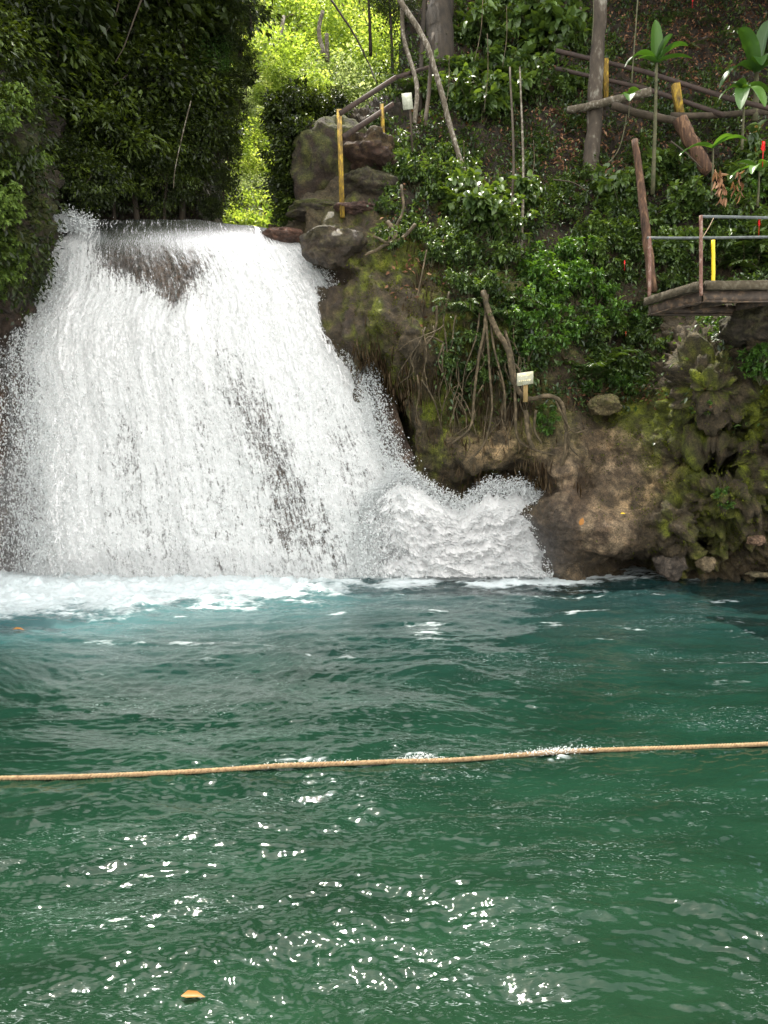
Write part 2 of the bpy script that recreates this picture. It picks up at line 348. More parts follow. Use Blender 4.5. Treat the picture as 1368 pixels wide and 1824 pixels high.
# --- left bank
LC = [(-300, 100, 12.5), (-300, 500, 12.5), (-300, 1060, 13), (0, 150, 13.8), (0, 300, 13.8), (60, 250, 14.3), (0, 450, 14.2), (50, 420, 14.6), (90, 400, 15.6), (100, 330, 16), (40, 530, 15.2), (0, 560, 15.2), (0, 700, 15.6), (0, 900, 15.2), (0, 1060, 15), (100, 560, 16.5), (100, 1060, 15.6),
 (130, 380, 18), (200, 400, 19.5), (300, 400, 20.3), (400, 400, 21), (480, 400, 21.5), (200, 300, 19.8), (300, 300, 20.8), (400, 300, 22), (150, 200, 19), (0, 0, 16.5), (150, 0, 21), (300, 0, 24), (300, 150, 22.5), (420, 0, 26), (420, 150, 24), (0, -250, 20), (200, -250, 26), (420, -250, 30), (-300, -250, 16)]
ltps = TPS(LC)
def l_depth(px, py): return ltps(px, py) + 1.8 * gauss(px, py, 2, 760, 30, 50)
def l_disp(px, py, P):
    x, y, z = P[..., 0], P[..., 1], P[..., 2]
    return fbm(x * .9, y * .9, z * .9, 3, 5) * .35 + fbm(x * 3, y * 3, z * 2.4, 4, 15, .55) * .14 - np.clip(ridged(x * 1.6, y * 1.6, z * 1.6, 3, 33) - .5, 0, 1) * .4
def l_col(px, py, P, d, Nn):
    x, y, z = P[..., 0], P[..., 1], P[..., 2]; n2 = fbm(x * 3, y * 3, z * 3, 4, 82, .6)
    c = np.zeros(px.shape + (3,)) + np.array([.045, .034, .024])
    g = sstep(540, 480, py) * sstep(110, 60, px); c = mixc(c, [.06, .075, .012], g * sstep(-.3, .2, n2))
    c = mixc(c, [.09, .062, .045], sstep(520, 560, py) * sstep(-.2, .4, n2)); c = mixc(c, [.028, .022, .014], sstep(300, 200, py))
    return c, np.clip(.2 + .5 * sstep(500, 560, py), 0, 1)
LPOLY = [(-420, 1100), (-420, -320), (350, -320), (345, 0), (335, 150), (340, 260), (362, 400), (370, 440), (300, 470), (130, 500), (140, 1100)]
tl = surface('river_bank', -400, 440, -300, 1062, 4, l_depth, l_disp, l_col, LPOLY, back=7)
tag(tl, 'dark rocky bank left of the waterfall', kind='structure')

# --- valley floor and far slope upstream
def far_depth(px, py): return 30 + (400 - py) * .055 + .00012 * (px - 450) ** 2 * 0
tf = surface('far_slope', 150, 1000, -420, 470, 8, far_depth,
    lambda px, py, P: fbm(P[..., 0] * .4, P[..., 1] * .4, P[..., 2] * .4, 4, 7) * 1.2,
    lambda px, py, P, d, Nn: (np.zeros(px.shape + (3,)) + np.array([.09, .09, .035]) + .05 * sstep(0, .4, fbm(P[..., 0], P[..., 1], P[..., 2], 4, 8))[..., None], np.zeros(px.shape)), back=12)
tag(tf, 'sunlit forest slope upstream beyond the waterfall', kind='structure')

# --- rock bed below the falling water
EL = [(385, 112), (430, 78), (520, 60), (570, 18), (640, 2), (760, 12), (900, 0), (1060, 14)]
ER = [(385, 500), (405, 512), (425, 530), (480, 572), (540, 610), (650, 652), (770, 688), (850, 722), (1060, 780)]
def edge(tab, py): return np.interp(py, [t[0] for t in tab], [t[1] for t in tab])
PROF = [(360, 18.3), (380, 17.5), (395, 17.0), (410, 16.75), (430, 16.5), (470, 16.2), (520, 16.0), (600, 15.75), (700, 15.4), (800, 15.1), (900, 14.85), (1000, 14.65), (1080, 14.5)]
def prof(py): return sum(np.interp(np.asarray(py, float) + k, [p[0] for p in PROF], [p[1] for p in PROF]) for k in (-16, -11, -6, -2, 2, 6, 11, 16)) / 8
NU, NV = 420, 520
def fall_pix(u, v):
    """u 0..1 across, v 0..1 from the crest down; top arc follows the crest line"""
    top = 391 + 14 * sstep(.55, .95, u) + 22 * sstep(.9, 1.02, u) - 6 * np.exp(-((u - .04) / .05) ** 2) + 4 * noise(u * 9, 0, 0, 5)
    py = top + (1045 - top) * v
    l = edge(EL, py); r = edge(ER, py)
    return l + (r - l) * u, py
def fall_depth(u, px, py):
    d = prof(py) - .35 * np.sin(PI * np.clip(u, 0, 1)) + .3 * sstep(.8, 1, u) * sstep(900, 500, py) - .25 * gauss(px, py, 520, 800, 60, 260, -.42)
    return d
uu, vv = np.meshgrid(np.linspace(-.06, 1.05, 200), np.linspace(.0, 1.03, 260))
bx, by = fall_pix(uu, vv); BD = fall_depth(uu, bx, by) + .26
by2 = by + 7
B = at(bx, by2, BD)
B[..., 1] += fbm(B[..., 0] * 1.4, 0, B[..., 2] * 1.0, 4, 61) * .22 + ridged(B[..., 0] * 2.5, 0, B[..., 2] * 1.2, 3, 66) * .07
topz = B[0, :, 2]
back = np.stack([B[0] + np.array([0, k, -.02 * k]) for k in (14, 8, 4, 2, 1, .4)], 0)
B = np.concatenate([back, B], 0); nr, nc = B.shape[:2]
mb = MB(); mb.add(B, grid_faces(nr, nc)); me = mb.mesh('rock_bed', M_ROCK, True)
cc = np.zeros((nr, nc, 3)) + np.array([.125, .088, .064]); nn2 = fbm(B[..., 0] * 2, B[..., 1] * 2, B[..., 2] * 2, 4, 62, .6); cc = mixc(cc, [.075, .054, .042], sstep(-.1, .5, nn2))
cattr(me, 'col', cc.reshape(-1, 3)); vattr(me, 'wet', np.full(nr * nc, .85))
tag(link('rock_bed', me), 'wet brown rock slope under the falling water', kind='structure')

# ------------------------------------------------------------------ loose boulders
def boulder(name, px, py, D, rx, ry, rz_, col, label, seed, wet=.15, sub=5, rough=1.0, moss=.0, parent=None, flat=0):
    bm = __import__('bmesh').new(); __import__('bmesh').ops.create_icosphere(bm, subdivisions=sub, radius=1)
    V = np.array([v.co[:] for v in bm.verts]); Fc = np.array([[v.index for v in f.verts] for f in bm.faces]); bm.free()
    s = seed * 7.3; d = 1 + rough * (fbm(V[:, 0] * 1.1 + s, V[:, 1] * 1.1, V[:, 2] * 1.1, 4, seed) * .38 - np.clip(ridged(V[:, 0] * 1.3 + s, V[:, 1] * 1.3, V[:, 2] * 1.3, 2, seed + 3) - .6, 0, 1) * .35)
    V = V * d[:, None]
    if flat: V[:, 2] = np.where(V[:, 2] > flat, flat + (V[:, 2] - flat) * .25, V[:, 2])
    n2 = fbm(V[:, 0] * 3 + s, V[:, 1] * 3, V[:, 2] * 3, 4, seed + 9, .6)
    V = (V + .03 * rough * n2[:, None] * V) * np.array([rx, ry, rz_])
    mb = MB(); mb.add(V, Fc); me = mb.mesh(name, M_ROCK, True)
    c = np.zeros((len(V), 3)) + np.array(col); c = mixc(c, np.array(col) * 1.7, sstep(0, .5, n2)); c = mixc(c, np.array([.07, .085, .012]), moss * sstep(-.2, .3, n2 + .5 * V[:, 2] / rz_))
    cattr(me, 'col', c); vattr(me, 'wet', np.full(len(V), wet))
    o = link(name, me); o.location = v3(px, py, D)
    return tag(o, label, 'boulder')
boulder('boulder', 592, 430, 15.95, .64, .6, .56, (.060, .046, .032), 'wet shiny grey boulder with a flat top beside the waterfall crest', 1, .8, rough=.9, flat=.22, moss=.25)
boulder('boulder', 508, 424, 16.9, .50, .5, .2, (.10, .055, .038), 'low reddish brown rock at the right end of the waterfall crest', 2, .8, rough=.6)
boulder('boulder', 592, 300, 17.8, .98, .7, 1.05, (.030, .020, .012), 'tall brown boulder behind the yellow handrail post', 3, .1, moss=.6)
boulder('boulder', 658, 275, 17.2, .58, .7, .42, (.048, .026, .016), 'rust stained upper boulder between the two yellow posts', 4, .1, moss=.2)
boulder('boulder', 655, 332, 16.9, .62, .6, .40, (.035, .027, .017), 'dark lower boulder between the two yellow posts', 5, .1, moss=.3)
boulder('boulder', 565, 376, 17.0, .66, .5, .20, (.06, .05, .034), 'long flat mossy slab lying above the crest boulder', 6, .2, moss=.7)
boulder('boulder', 640, 378, 16.6, .5, .5, .16, (.075, .045, .034), 'flat reddish slab at the foot of the tall yellow post', 7, .2)
boulder('boulder', 1258, 1004, 13.9, .17, .17, .15, (.19, .15, .09), 'rounded tan stone at the waterline under the mossy cliff', 8, .3, sub=4)
boulder('boulder', 1348, 962, 13.2, .16, .16, .09, (.2, .13, .085), 'pinkish stone wedged in the mossy cliff at the right edge', 9, .1, sub=4)
boulder('boulder', 1352, 1023, 13.9, .26, .2, .05, (.2, .17, .1), 'flat pale stone at the waterline by the right edge', 10, .4, sub=4)
boulder('boulder', 1195, 1006, 13.95, .28, .2, .26, (.085, .07, .055), 'dark pointed rock standing beside the hollow at the waterline', 11, .3, sub=4)
boulder('boulder', 1335, 578, 12.75, .42, .6, .36, (.045, .036, .024), 'dark block of rock holding up the diving platform', 12, .1, moss=.3)
boulder('boulder', 1075, 722, 14.7, .30, .3, .20, (.15, .12, .06), 'tan rock lump with moss below the long leafed bush', 13, .1, moss=.5)
boulder('boulder', 1208, 710, 14.1, .07, .07, .07, (.14, .16, .03), 'round greenish fruit shaped stone on the bank above the mossy slope', 14, .1, sub=3, rough=.2)
# ------------------------------------------------------------------ falling water
def foam_mat(name, scale=(72, 44), lace=False):
    m, nt, nn, L = newmat(name)
    uv = N(nt, 'ShaderNodeAttribute', attribute_name='flow')
    mp = N(nt, 'ShaderNodeMapping'); mp.inputs['Scale'].default_value = (scale[0], scale[1], 1); L.new(uv.outputs['Vector'], mp.inputs[0])
    n1 = N(nt, 'ShaderNodeTexNoise', i_Scale=1, i_Detail=5, i_Roughness=.62, i_Distortion=1.1); L.new(mp.outputs[0], n1.inputs['Vector'])
    th = N(nt, 'ShaderNodeAttribute', attribute_name='thin')
    lo = N(nt, 'ShaderNodeMapRange'); lo.inputs[3].default_value = .29; lo.inputs[4].default_value = .63; L.new(th.outputs['Fac'], lo.inputs[0])
    sub = N(nt, 'ShaderNodeMath', operation='SUBTRACT'); mp3 = N(nt, 'ShaderNodeMapping'); mp3.inputs['Scale'].default_value = (scale[0] * 2.2, scale[1] * .35, 1); L.new(uv.outputs['Vector'], mp3.inputs[0])
    n3 = N(nt, 'ShaderNodeTexNoise', i_Scale=1, i_Detail=4, i_Roughness=.6, i_Distortion=.3); L.new(mp3.outputs[0], n3.inputs['Vector'])
    n4 = N(nt, 'ShaderNodeTexNoise', i_Scale=2.6, i_Detail=4, i_Roughness=.65, i_Distortion=1.4); L.new(mp.outputs[0], n4.inputs['Vector'])
    am = N(nt, 'ShaderNodeMath', operation='MULTIPLY_ADD'); am.inputs[1].default_value = .32; L.new(n3.outputs[0], am.inputs[0])
    am2 = N(nt, 'ShaderNodeMath', operation='MULTIPLY_ADD'); am2.inputs[1].default_value = .38; am2.inputs[2].default_value = 0; L.new(n4.outputs[0], am2.inputs[0]); L.new(am2.outputs[0], am.inputs[2])
    am3 = N(nt, 'ShaderNodeMath', operation='MULTIPLY_ADD'); am3.inputs[1].default_value = .36; L.new(n1.outputs[0], am3.inputs[0]); L.new(am.outputs[0], am3.inputs[2])
    L.new(am3.outputs[0], sub.inputs[0]); L.new(lo.outputs[0], sub.inputs[1])
    fac = N(nt, 'ShaderNodeMapRange', interpolation_type='SMOOTHSTEP'); fac.inputs[1].default_value = -.07; fac.inputs[2].default_value = .09; L.new(sub.outputs[0], fac.inputs[0])
    # foam body
    d = N(nt, 'ShaderNodeBsdfDiffuse'); d.inputs[0].default_value = (.82, .82, .815, 1)
    t = N(nt, 'ShaderNodeBsdfTranslucent'); t.inputs[0].default_value = (.78, .78, .78, 1)
    mp2 = N(nt, 'ShaderNodeMapping'); mp2.inputs['Scale'].default_value = (scale[0] * 3.2, scale[1] * 2.6, 1); L.new(uv.outputs['Vector'], mp2.inputs[0])
    n2 = N(nt, 'ShaderNodeTexNoise', i_Scale=1, i_Detail=5, i_Roughness=.7, i_Distortion=.6); L.new(mp2.outputs[0], n2.inputs['Vector'])
    b = N(nt, 'ShaderNodeBump', i_Strength=.25, i_Distance=.03); L.new(n2.outputs[0], b.inputs['Height']); L.new(b.outputs[0], d.inputs['Normal']); L.new(b.outputs[0], t.inputs['Normal'])
    fm = N(nt, 'ShaderNodeMixShader'); fm.inputs[0].default_value = .33; L.new(d.outputs[0], fm.inputs[1]); L.new(t.outputs[0], fm.inputs[2])
    # clear film of water between the foam
    tr = N(nt, 'ShaderNodeBsdfTransparent'); tr.inputs[0].default_value = (.93, .94, .94, 1)
    gl = N(nt, 'ShaderNodeBsdfGlossy', i_Roughness=.22); bs = N(nt, 'ShaderNodeBump', i_Strength=.5, i_Distance=.02); L.new(n2.outputs[0], bs.inputs['Height']); L.new(bs.outputs[0], gl.inputs['Normal'])
    fr = N(nt, 'ShaderNodeFresnel', i_IOR=1.33); L.new(b.outputs[0], fr.inputs['Normal'])
    cm = N(nt, 'ShaderNodeMixShader'); L.new(fr.outputs[0], cm.inputs[0]); L.new(tr.outputs[0], cm.inputs[1]); L.new(gl.outputs[0], cm.inputs[2])
    if lace: cm = tr
    mx = N(nt, 'ShaderNodeMixShader'); L.new(fac.outputs[0], mx.inputs[0]); L.new(cm.outputs[0], mx.inputs[1]); L.new(fm.outputs[0], mx.inputs[2])
    o = N(nt, 'ShaderNodeOutputMaterial'); L.new(mx.outputs[0], o.inputs[0]); return m
def flow_attr(me, u, v):
    a = me.attributes.new('flow', 'FLOAT_VECTOR', 'POINT'); A = np.stack([u.ravel(), v.ravel(), 0 * u.ravel()], -1).astype(np.float32); a.data.foreach_set('vector', A.ravel())
M_FOAM = foam_mat('white_water'); M_LACE = foam_mat('lacy_white_water', (84, 44), True); M_SPLASH = foam_mat('splash_white_water', (46, 26), True)
m, nt, nn, L = newmat('water_drops')
d = N(nt, 'ShaderNodeBsdfDiffuse'); d.inputs[0].default_value = (.80, .81, .81, 1); t = N(nt, 'ShaderNodeBsdfTranslucent'); t.inputs[0].default_value = (.85, .88, .88, 1)
mx = N(nt, 'ShaderNodeMixShader'); mx.inputs[0].default_value = .45; L.new(d.outputs[0], mx.inputs[1]); L.new(t.outputs[0], mx.inputs[2]); o = N(nt, 'ShaderNodeOutputMaterial'); L.new(mx.outputs[0], o.inputs[0]); M_DROP = m

fall = empty('waterfall', at(330, 1030, 14.6)); tag(fall, 'broad white waterfall pouring over a rounded rock crest into the green pool', 'waterfall')
def to_local(P, o): return P - np.array(o.location)
def thin_map(u, v, px, py):
    x = px / 100; y = py / 100
    wob = fbm(x * .9, y * .5, 0, 3, 41) * 30
    t = .25 + .22 * sstep(560, 800, py) * sstep(.08, .3, u)
    t = t + .95 * gauss(px + wob, py, 282, 440, 112, 74) + .7 * gauss(px + wob * .5, py, 297, 505, 26, 40) + .45 * gauss(px, py, 215, 440, 40, 30)
    t = t + .40 * sstep(440, 395, py) * sstep(.12, .2, u)
    t = t + .75 * sstep(445, 405, py) * sstep(.62, .72, u) * sstep(1.0, .9, u)
    t = t + .42 * gauss(px, py, 548, 900, 28, 150, -.36) * .30 + .08 * gauss(px, py, 500, 960, 22, 90, -.25) + .24 * gauss(px, py, 450, 740, 34, 210, -.42)
    st = noise(u * 34 + .5 * noise(u * 3, v * 3, 0, 9), v * 2.2, 0, 43); t = t + .16 * st * sstep(.15, .4, v)
    t = t + .10 * fbm(x * 1.2, y * .8, 0, 3, 44)
    eb = .5 + .5 * sstep(.02, .3, v)
    t = t + .62 * sstep(.16, 0, u + .03 * noise(0, v * 12, 0, 45)) * sstep(520, 600, py) + .3 * sstep(.04, 0, u) + .72 * sstep(.965, 1.0, u + .010 * noise(0, v * 22, 0, 46)) * eb
    return np.clip(t, 0, 1.25)
def fall_sheet(name, off, seed, amp, mat, addthin, nu=NU, nv=NV):
    u, v = np.meshgrid(np.linspace(0, 1, nu), np.linspace(0, 1, nv)); px, py = fall_pix(u, v); D = fall_depth(u, px, py) - off * sstep(0, .08, v)
    P = at(px, py, D)
    s = sstep(.04, .24, v)
    a = fbm(u * 30, v * 9, 0, 3, seed) * .07 + noise(u * 12, v * 1.6, 0, seed + 4) * .15 + fbm(u * 80 + noise(u * 20, v * 20, 0, 2), v * 46, 0, 3, seed + 7, .7) * .020
    a = a + np.clip(ridged(u * 60 + 1.2 * noise(u * 18, v * 14, 0, 77), v * 34 + noise(u * 15, v * 12, 3, 78), 0, 2, seed + 9), 0, 1) * .016 - .01
    a = a * amp * s
    P[..., 1] -= a; P[..., 2] += a * .35
    px2 = px + 10 * noise(u * 6, v * 12, 0, 91)
    th = thin_map(u, v, px2, py) + addthin
    if off < .05:
        P = np.concatenate([np.stack([P[0] + np.array([0, k, -.004 * k]) for k in (14, 7, 3, 1, .3)], 0), P], 0); z = lambda A, val: np.concatenate([np.stack([A[0]] * 5), A], 0)
        u = z(u, 0); th = z(th, 0); v = np.concatenate([np.stack([v[0] - k for k in (2, 1, .5, .15, .05)]), v], 0)
    mb = MB(); mb.add(to_local(P, fall), grid_faces(*P.shape[:2])); me = mb.mesh(name, mat, True); vattr(me, 'thin', th); flow_attr(me, u, v)
    return link(name, me, fall), P
s1, FP = fall_sheet('water_sheet', 0, 101, 1.0, M_FOAM, 0)
s2, FP2 = fall_sheet('water_lace', .13, 131, 1.2, M_LACE, .50)
rng = np.random.default_rng(4)
def drops(name, P, V, R, parent, kind='stuff'):
    """P positions, V stretch direction, R radius: elongated 6-vertex drops"""
    n = len(P); T = V / (np.linalg.norm(V, axis=1)[:, None] + 1e-9); A = np.cross(T, rng.normal(size=(n, 3))); A /= np.linalg.norm(A, axis=1)[:, None]; Bv = np.cross(T, A)
    ln = (1 + rng.random(n) * 1.6)[:, None] * R[:, None]; r = R[:, None]
    pts = np.stack([P + T * ln, P - T * ln, P + A * r, P + Bv * r, P - A * r, P - Bv * r], 1)
    f = np.array([[0, 2, 3], [0, 3, 4], [0, 4, 5], [0, 5, 2], [1, 3, 2], [1, 4, 3], [1, 5, 4], [1, 2, 5]])
    Fc = (np.arange(n)[:, None, None] * 6 + f[None]).reshape(-1, 3)
    mb = MB(); mb.add(pts.reshape(-1, 3), Fc); o = mb.obj(name, M_DROP, parent); o['kind'] = kind; return o
def fall_drops(n, ufn, off, rmin, rmax):
    u = ufn(n); v = .035 + .965 * rng.random(n) ** .8; px, py = fall_pix(u, v); th = thin_map(np.clip(u, 0, 1), v, px, py)
    keep = rng.random(n) > np.where((u > 0) & (u < 1), th * 1.3 * (v < .3) + th * .6 * (v >= .3), .2); u, v, px, py = u[keep], v[keep], px[keep], py[keep]; n = len(u)
    D = fall_depth(np.clip(u, 0, 1), px, py) - .05 - rng.random(n) ** 2 * off * (.1 + v)
    P = at(px, py, D); px2, py2 = fall_pix(u, np.minimum(v + .02, 1.02)); Q = at(px2, py2, D - .01)
    Vv = (Q - P); Vv /= np.linalg.norm(Vv, axis=1)[:, None]; Vv += rng.normal(size=(n, 3)) * .35
    R = rmin + (rmax - rmin) * rng.random(n) ** 3
    return to_local(P, fall), Vv, R
a1 = fall_drops(26000, lambda n: rng.random(n), .40, .004, .015)
e1 = fall_drops(26000, lambda n: 1 - .012 + rng.normal(size=n) * .020, .35, .004, .016)
e2 = fall_drops(26000, lambda n: rng.normal(size=n) * .05 + .05, .35, .004, .018)
drops('spray', *[np.concatenate([a, b, c]) for a, b, c in zip(a1, e1, e2)], fall)

# splash heap at the right foot of the fall
TOPX = [(640, 905), (680, 868), (706, 842), (735, 852), (765, 872), (795, 893), (822, 902), (850, 884), (872, 868), (895, 874), (925, 868), (950, 880), (972, 892), (980, 940), (986, 985)]
u, v = np.meshgrid(np.linspace(0, 1, 300), np.linspace(0, 1, 160))
px = 570 + (985 - 570) * u; top = np.interp(px, [p[0] for p in TOPX], [p[1] for p in TOPX]) + 6 * noise(u * 40, 0, 0, 3) + 5 * noise(u * 90, 0, 0, 4)
top = np.where(px < 640, 905, top); py = top + (1027 - top) * v
D = 15.0 - .75 * v ** .8 - .30 * np.sin(PI * u); D = prof(py) - .30 + (D - prof(py) + .30) * sstep(.1, .6, u)
a = (fbm(u * 16, v * 8, 0, 4, 201, .6) * .22 + np.clip(ridged(u * 40, v * 20, 0, 2, 205), 0, 1) * .03 + fbm(u * 70, v * 36, 0, 3, 209, .65) * .03) * sstep(.02, .4, v)
P = at(px, py, D); P[..., 1] -= a
th = .10 + 1.0 * sstep(.13, .0, v + .05 * noise(u * 30, 0, 0, 6) + .05 * noise(u * 80, v * 30, 0, 6)) + .5 * sstep(.9, 1, u) + .35 * gauss(px, py, 965, 920, 22, 35) + .3 * gauss(px, py, 735, 985, 60, 14) + .12 * fbm(u * 12, v * 7, 0, 3, 211)+ .95 * sstep(.50, .08, u + .06 * noise(u * 20, v * 12, 0, 7))
mb = MB(); mb.add(to_local(P, fall), grid_faces(*P.shape[:2])); me = mb.mesh('splash_foam', M_SPLASH, True); vattr(me, 'thin', np.clip(th, 0, 1.2)); flow_attr(me, u * .9, v * .45); link('splash_foam', me, fall)
n = 26000; uq = rng.random(n); pxq = 640 + 345 * uq; tq = np.interp(pxq, [p[0] for p in TOPX], [p[1] for p in TOPX]); q = rng.random(n)
pyq = tq + np.where(q < .45, rng.normal(size=n) * 9 - 2 * (.5 + gauss(pxq, 0, 880, 0, 45, 1) * 2), rng.random(n) * 1.0 * (1030 - tq))
Pq = at(pxq, pyq, 14.9 - .7 * np.clip((pyq - tq) / (1034 - tq), 0, 1) - .4 * rng.random(n)); R = .004 + .014 * rng.random(n) ** 3
drops('splash_spray', to_local(Pq, fall), rng.normal(size=(n, 3)) + np.array([0, 0, .6]), R, fall)
# spit of white water at the left end of the crest
n = 5000; pxq = 118 + rng.normal(size=n) * 20; pyq = 398 + rng.normal(size=n) * 9 - gauss(pxq, 0, 122, 0, 12, 1) * 6; Pq = at(pxq, pyq, 16.7 - rng.random(n) * .4)
drops('crest_spray', to_local(Pq, fall), rng.normal(size=(n, 3)), .005 + .016 * rng.random(n) ** 2, fall)

# drifting mist: soft ellipsoids of thin spray
m, nt, nn, L = newmat('mist'); pv = N(nt, 'ShaderNodeVolumePrincipled'); pv.inputs['Color'].default_value = (.95, .96, .97, 1); pv.inputs['Density'].default_value = .22; pv.inputs['Anisotropy'].default_value = .2; o = N(nt, 'ShaderNodeOutputMaterial'); L.new(pv.outputs[0], o.inputs[1]); M_MIST = m
import bmesh
for (x, y, D_, rx, ry, rz_) in [(850, 985, 14.2, 1.9, .8, .9), (300, 1020, 14.1, 3.6, .7, .45), (30, 950, 14.6, .8, .6, 1.6)]:
    bm = bmesh.new(); bmesh.ops.create_icosphere(bm, subdivisions=4, radius=1)
    for v_ in bm.verts: v_.co = (v_.co.x * rx, v_.co.y * ry, v_.co.z * rz_)
    me = bpy.data.meshes.new('mist'); bm.to_mesh(me); bm.free(); me.materials.append(M_MIST); o = link('mist', me, fall); o.location = Vector((at(x, y, D_) - np.array(fall.location)).tolist())
# ------------------------------------------------------------------ pool
xs = np.linspace(-420, 1790, 760); ys = np.concatenate([np.linspace(1000, 1100, 90)[:-1], np.linspace(1100, 1400, 220)[:-1], np.linspace(1400, 2050, 330)])
PX, PY = np.meshgrid(xs, ys); D = water_D(PY); W = at(PX, PY, D); X, Y = W[..., 0], W[..., 1]
wx = X + .5 * noise(X * .5, Y * .5, 0, 301); wy = Y + .5 * noise(X * .5, Y * .5, 5, 302)
near_fall = 0; wx = wx + 1.0 * noise(X * .22, Y * .3, 2, 360); wy = wy + .9 * noise(X * .25, Y * .3, 7, 361)
calm = .35 + .65 * sstep(-.3, .35, fbm(X * .3, Y * .35, 0, 2, 330))
h = fbm(wx * .55, wy * 1.1, 0, 2, 303) * .070
h = h + (ridged(wx * .9, wy * 1.9, 0, 2, 305) - .5) * .030 * calm
h = h + fbm(wx * 2.2, wy * 4.0, 0, 3, 309, .6) * .020 * (.5 + .5 * calm)
h = h + (ridged(wx * 3.6 + noise(X, Y, 0, 4), wy * 7.5, 0, 3, 313) - .5) * .012 * (.4 + .6 * calm)
h = h + fbm(wx * 11, wy * 17, 0, 2, 317) * .006 + (ridged(wx * 8 + noise(X * 2, Y * 2, 0, 6), wy * 15, 0, 2, 319) - .5) * .0032
# foam apron
low = np.interp(PX, [-420, 0, 200, 280, 420, 600, 645, 800, 1000, 1060, 1120, 1200, 1400, 1800], [1104, 1104, 1098, 1084, 1076, 1064, 1044, 1044, 1046, 1038, 1030, 1024, 1012, 1012])
edgeN = fbm(X * 1.1, Y * 1.9, 0, 5, 321, .65)
foam = .62 * sstep(14, -14, (PY - low) - edgeN * 22) + .38 * sstep(-10, -45, (PY - low) - edgeN * 16)
streak = sstep(.30, .75, fbm(X * .9, Y * 2.6, 0, 5, 325, .62)) * sstep(1330, 1090, PY) * .75
rope_line = np.interp(PX, [0, 560, 760, 990, 1368], [1384, 1362, 1353, 1341, 1325])
ropefoam = (gauss(PX, PY - rope_line, 545, 2, 60, 7) * .8 + gauss(PX, PY - rope_line, 745, -2, 34, 9) + gauss(PX, PY - rope_line, 990, 2, 40, 9)) * sstep(-.2, .3, noise(X * 9, Y * 14, 0, 327))
fleck = .0 * sstep(.42, .75, fbm(wx * 2.6, wy * 5.5, 0, 4, 341, .68) + .25 * fbm(X * .35, Y * .5, 0, 2, 342)) * .7 * sstep(-.25, .3, X * .12 + .35 * noise(X * .4, Y * .4, 0, 343) + .15)
foamv = np.clip(foam + streak * .7 + ropefoam * .8 + .75 * gauss(PX, PY, 880, 1036, 190, 9) * sstep(-.5, .2, edgeN) + .4 * gauss(PX, PY, 1060, 1024, 90, 7), 0, 1)
h = h + foam * (np.abs(fbm(X * 2.4, Y * 2.8, 0, 4, 331, .6)) * .13 + .02) + .10 * gauss(PX, PY, 250, 1080, 22, 6) + .10 * gauss(PX, PY, 590, 1044, 40, 5) + .16 * gauss(PX, PY, 1020, 1012, 40, 7)
h = h + ropefoam * .02
air = np.clip(sstep(1240, 1050, PY + 50 * fbm(X * .5, Y * .7, 0, 3, 351)) * (.06 + .28 * sstep(700, 100, PX)) + .55 * sstep(70, -10, PY - low) * sstep(900, 500, PX), 0, 1)
W[..., 2] = h
rows = [W[-1].copy() for _ in range(6)]
for r_, yy in zip(rows, (0.6, 0.0, -1.5, -4, -8, -12)): r_[:, 1] = yy; r_[:, 2] = 0; r_[:, 0] = np.linspace(-14, 14, len(xs))
W2 = np.concatenate([W] + [r_[None] for r_ in rows], 0); ex = lambda A: np.concatenate([A, np.zeros((6, A.shape[1]))], 0)
mb = MB(); mb.add(W2, grid_faces(*W2.shape[:2])[:, ::-1]); 
m, nt, nn, L = newmat('pool_water')
tc = N(nt, 'ShaderNodeTexCoord'); fa = N(nt, 'ShaderNodeAttribute', attribute_name='foam')
sx = N(nt, 'ShaderNodeSeparateXYZ'); L.new(tc.outputs['Object'], sx.inputs[0])
mr = N(nt, 'ShaderNodeMapRange'); mr.inputs[1].default_value = 2.5; mr.inputs[2].default_value = 13; L.new(sx.outputs[1], mr.inputs[0])
body = ramp(nt, [(0, (.0080, .0245, .0115)), (.35, (.0045, .0200, .0115)), (1, (.0050, .0175, .0170))], mr.outputs[0])
mpw = N(nt, 'ShaderNodeMapping'); mpw.inputs['Scale'].default_value = (.7, 1.8, 1); L.new(tc.outputs['Object'], mpw.inputs[0])
nb = N(nt, 'ShaderNodeTexNoise', i_Scale=1.2, i_Detail=5, i_Roughness=.6); L.new(mpw.outputs[0], nb.inputs['Vector'])
rb = ramp(nt, [(.3, (.72, .72, .72)), (.7, (1.3, 1.3, 1.3))], nb.outputs[0])
mb_ = N(nt, 'ShaderNodeMix', data_type='RGBA', blend_type='MULTIPLY'); mb_.inputs[0].default_value = 1; L.new(body.outputs[0], mb_.inputs[6]); L.new(rb.outputs[0], mb_.inputs[7])
n1 = N(nt, 'ShaderNodeTexNoise', i_Scale=10, i_Detail=3, i_Roughness=.6, i_Distortion=.6); L.new(mpw.outputs[0], n1.inputs['Vector'])
b1 = N(nt, 'ShaderNodeBump', i_Strength=.17, i_Distance=.020); L.new(n1.outputs[0], b1.inputs['Height'])
pn = N(nt, 'ShaderNodeTexNoise', i_Scale=.75, i_Detail=4, i_Roughness=.6, i_Distortion=.9); L.new(mpw.outputs[0], pn.inputs['Vector'])
pr = N(nt, 'ShaderNodeMapRange', interpolation_type='SMOOTHSTEP'); pr.inputs[1].default_value = .47; pr.inputs[2].default_value = .62; L.new(pn.outputs[0], pr.inputs[0])
fn_ = N(nt, 'ShaderNodeTexNoise', i_Scale=24, i_Detail=4, i_Roughness=.65, i_Distortion=1.6); L.new(mpw.outputs[0], fn_.inputs['Vector'])
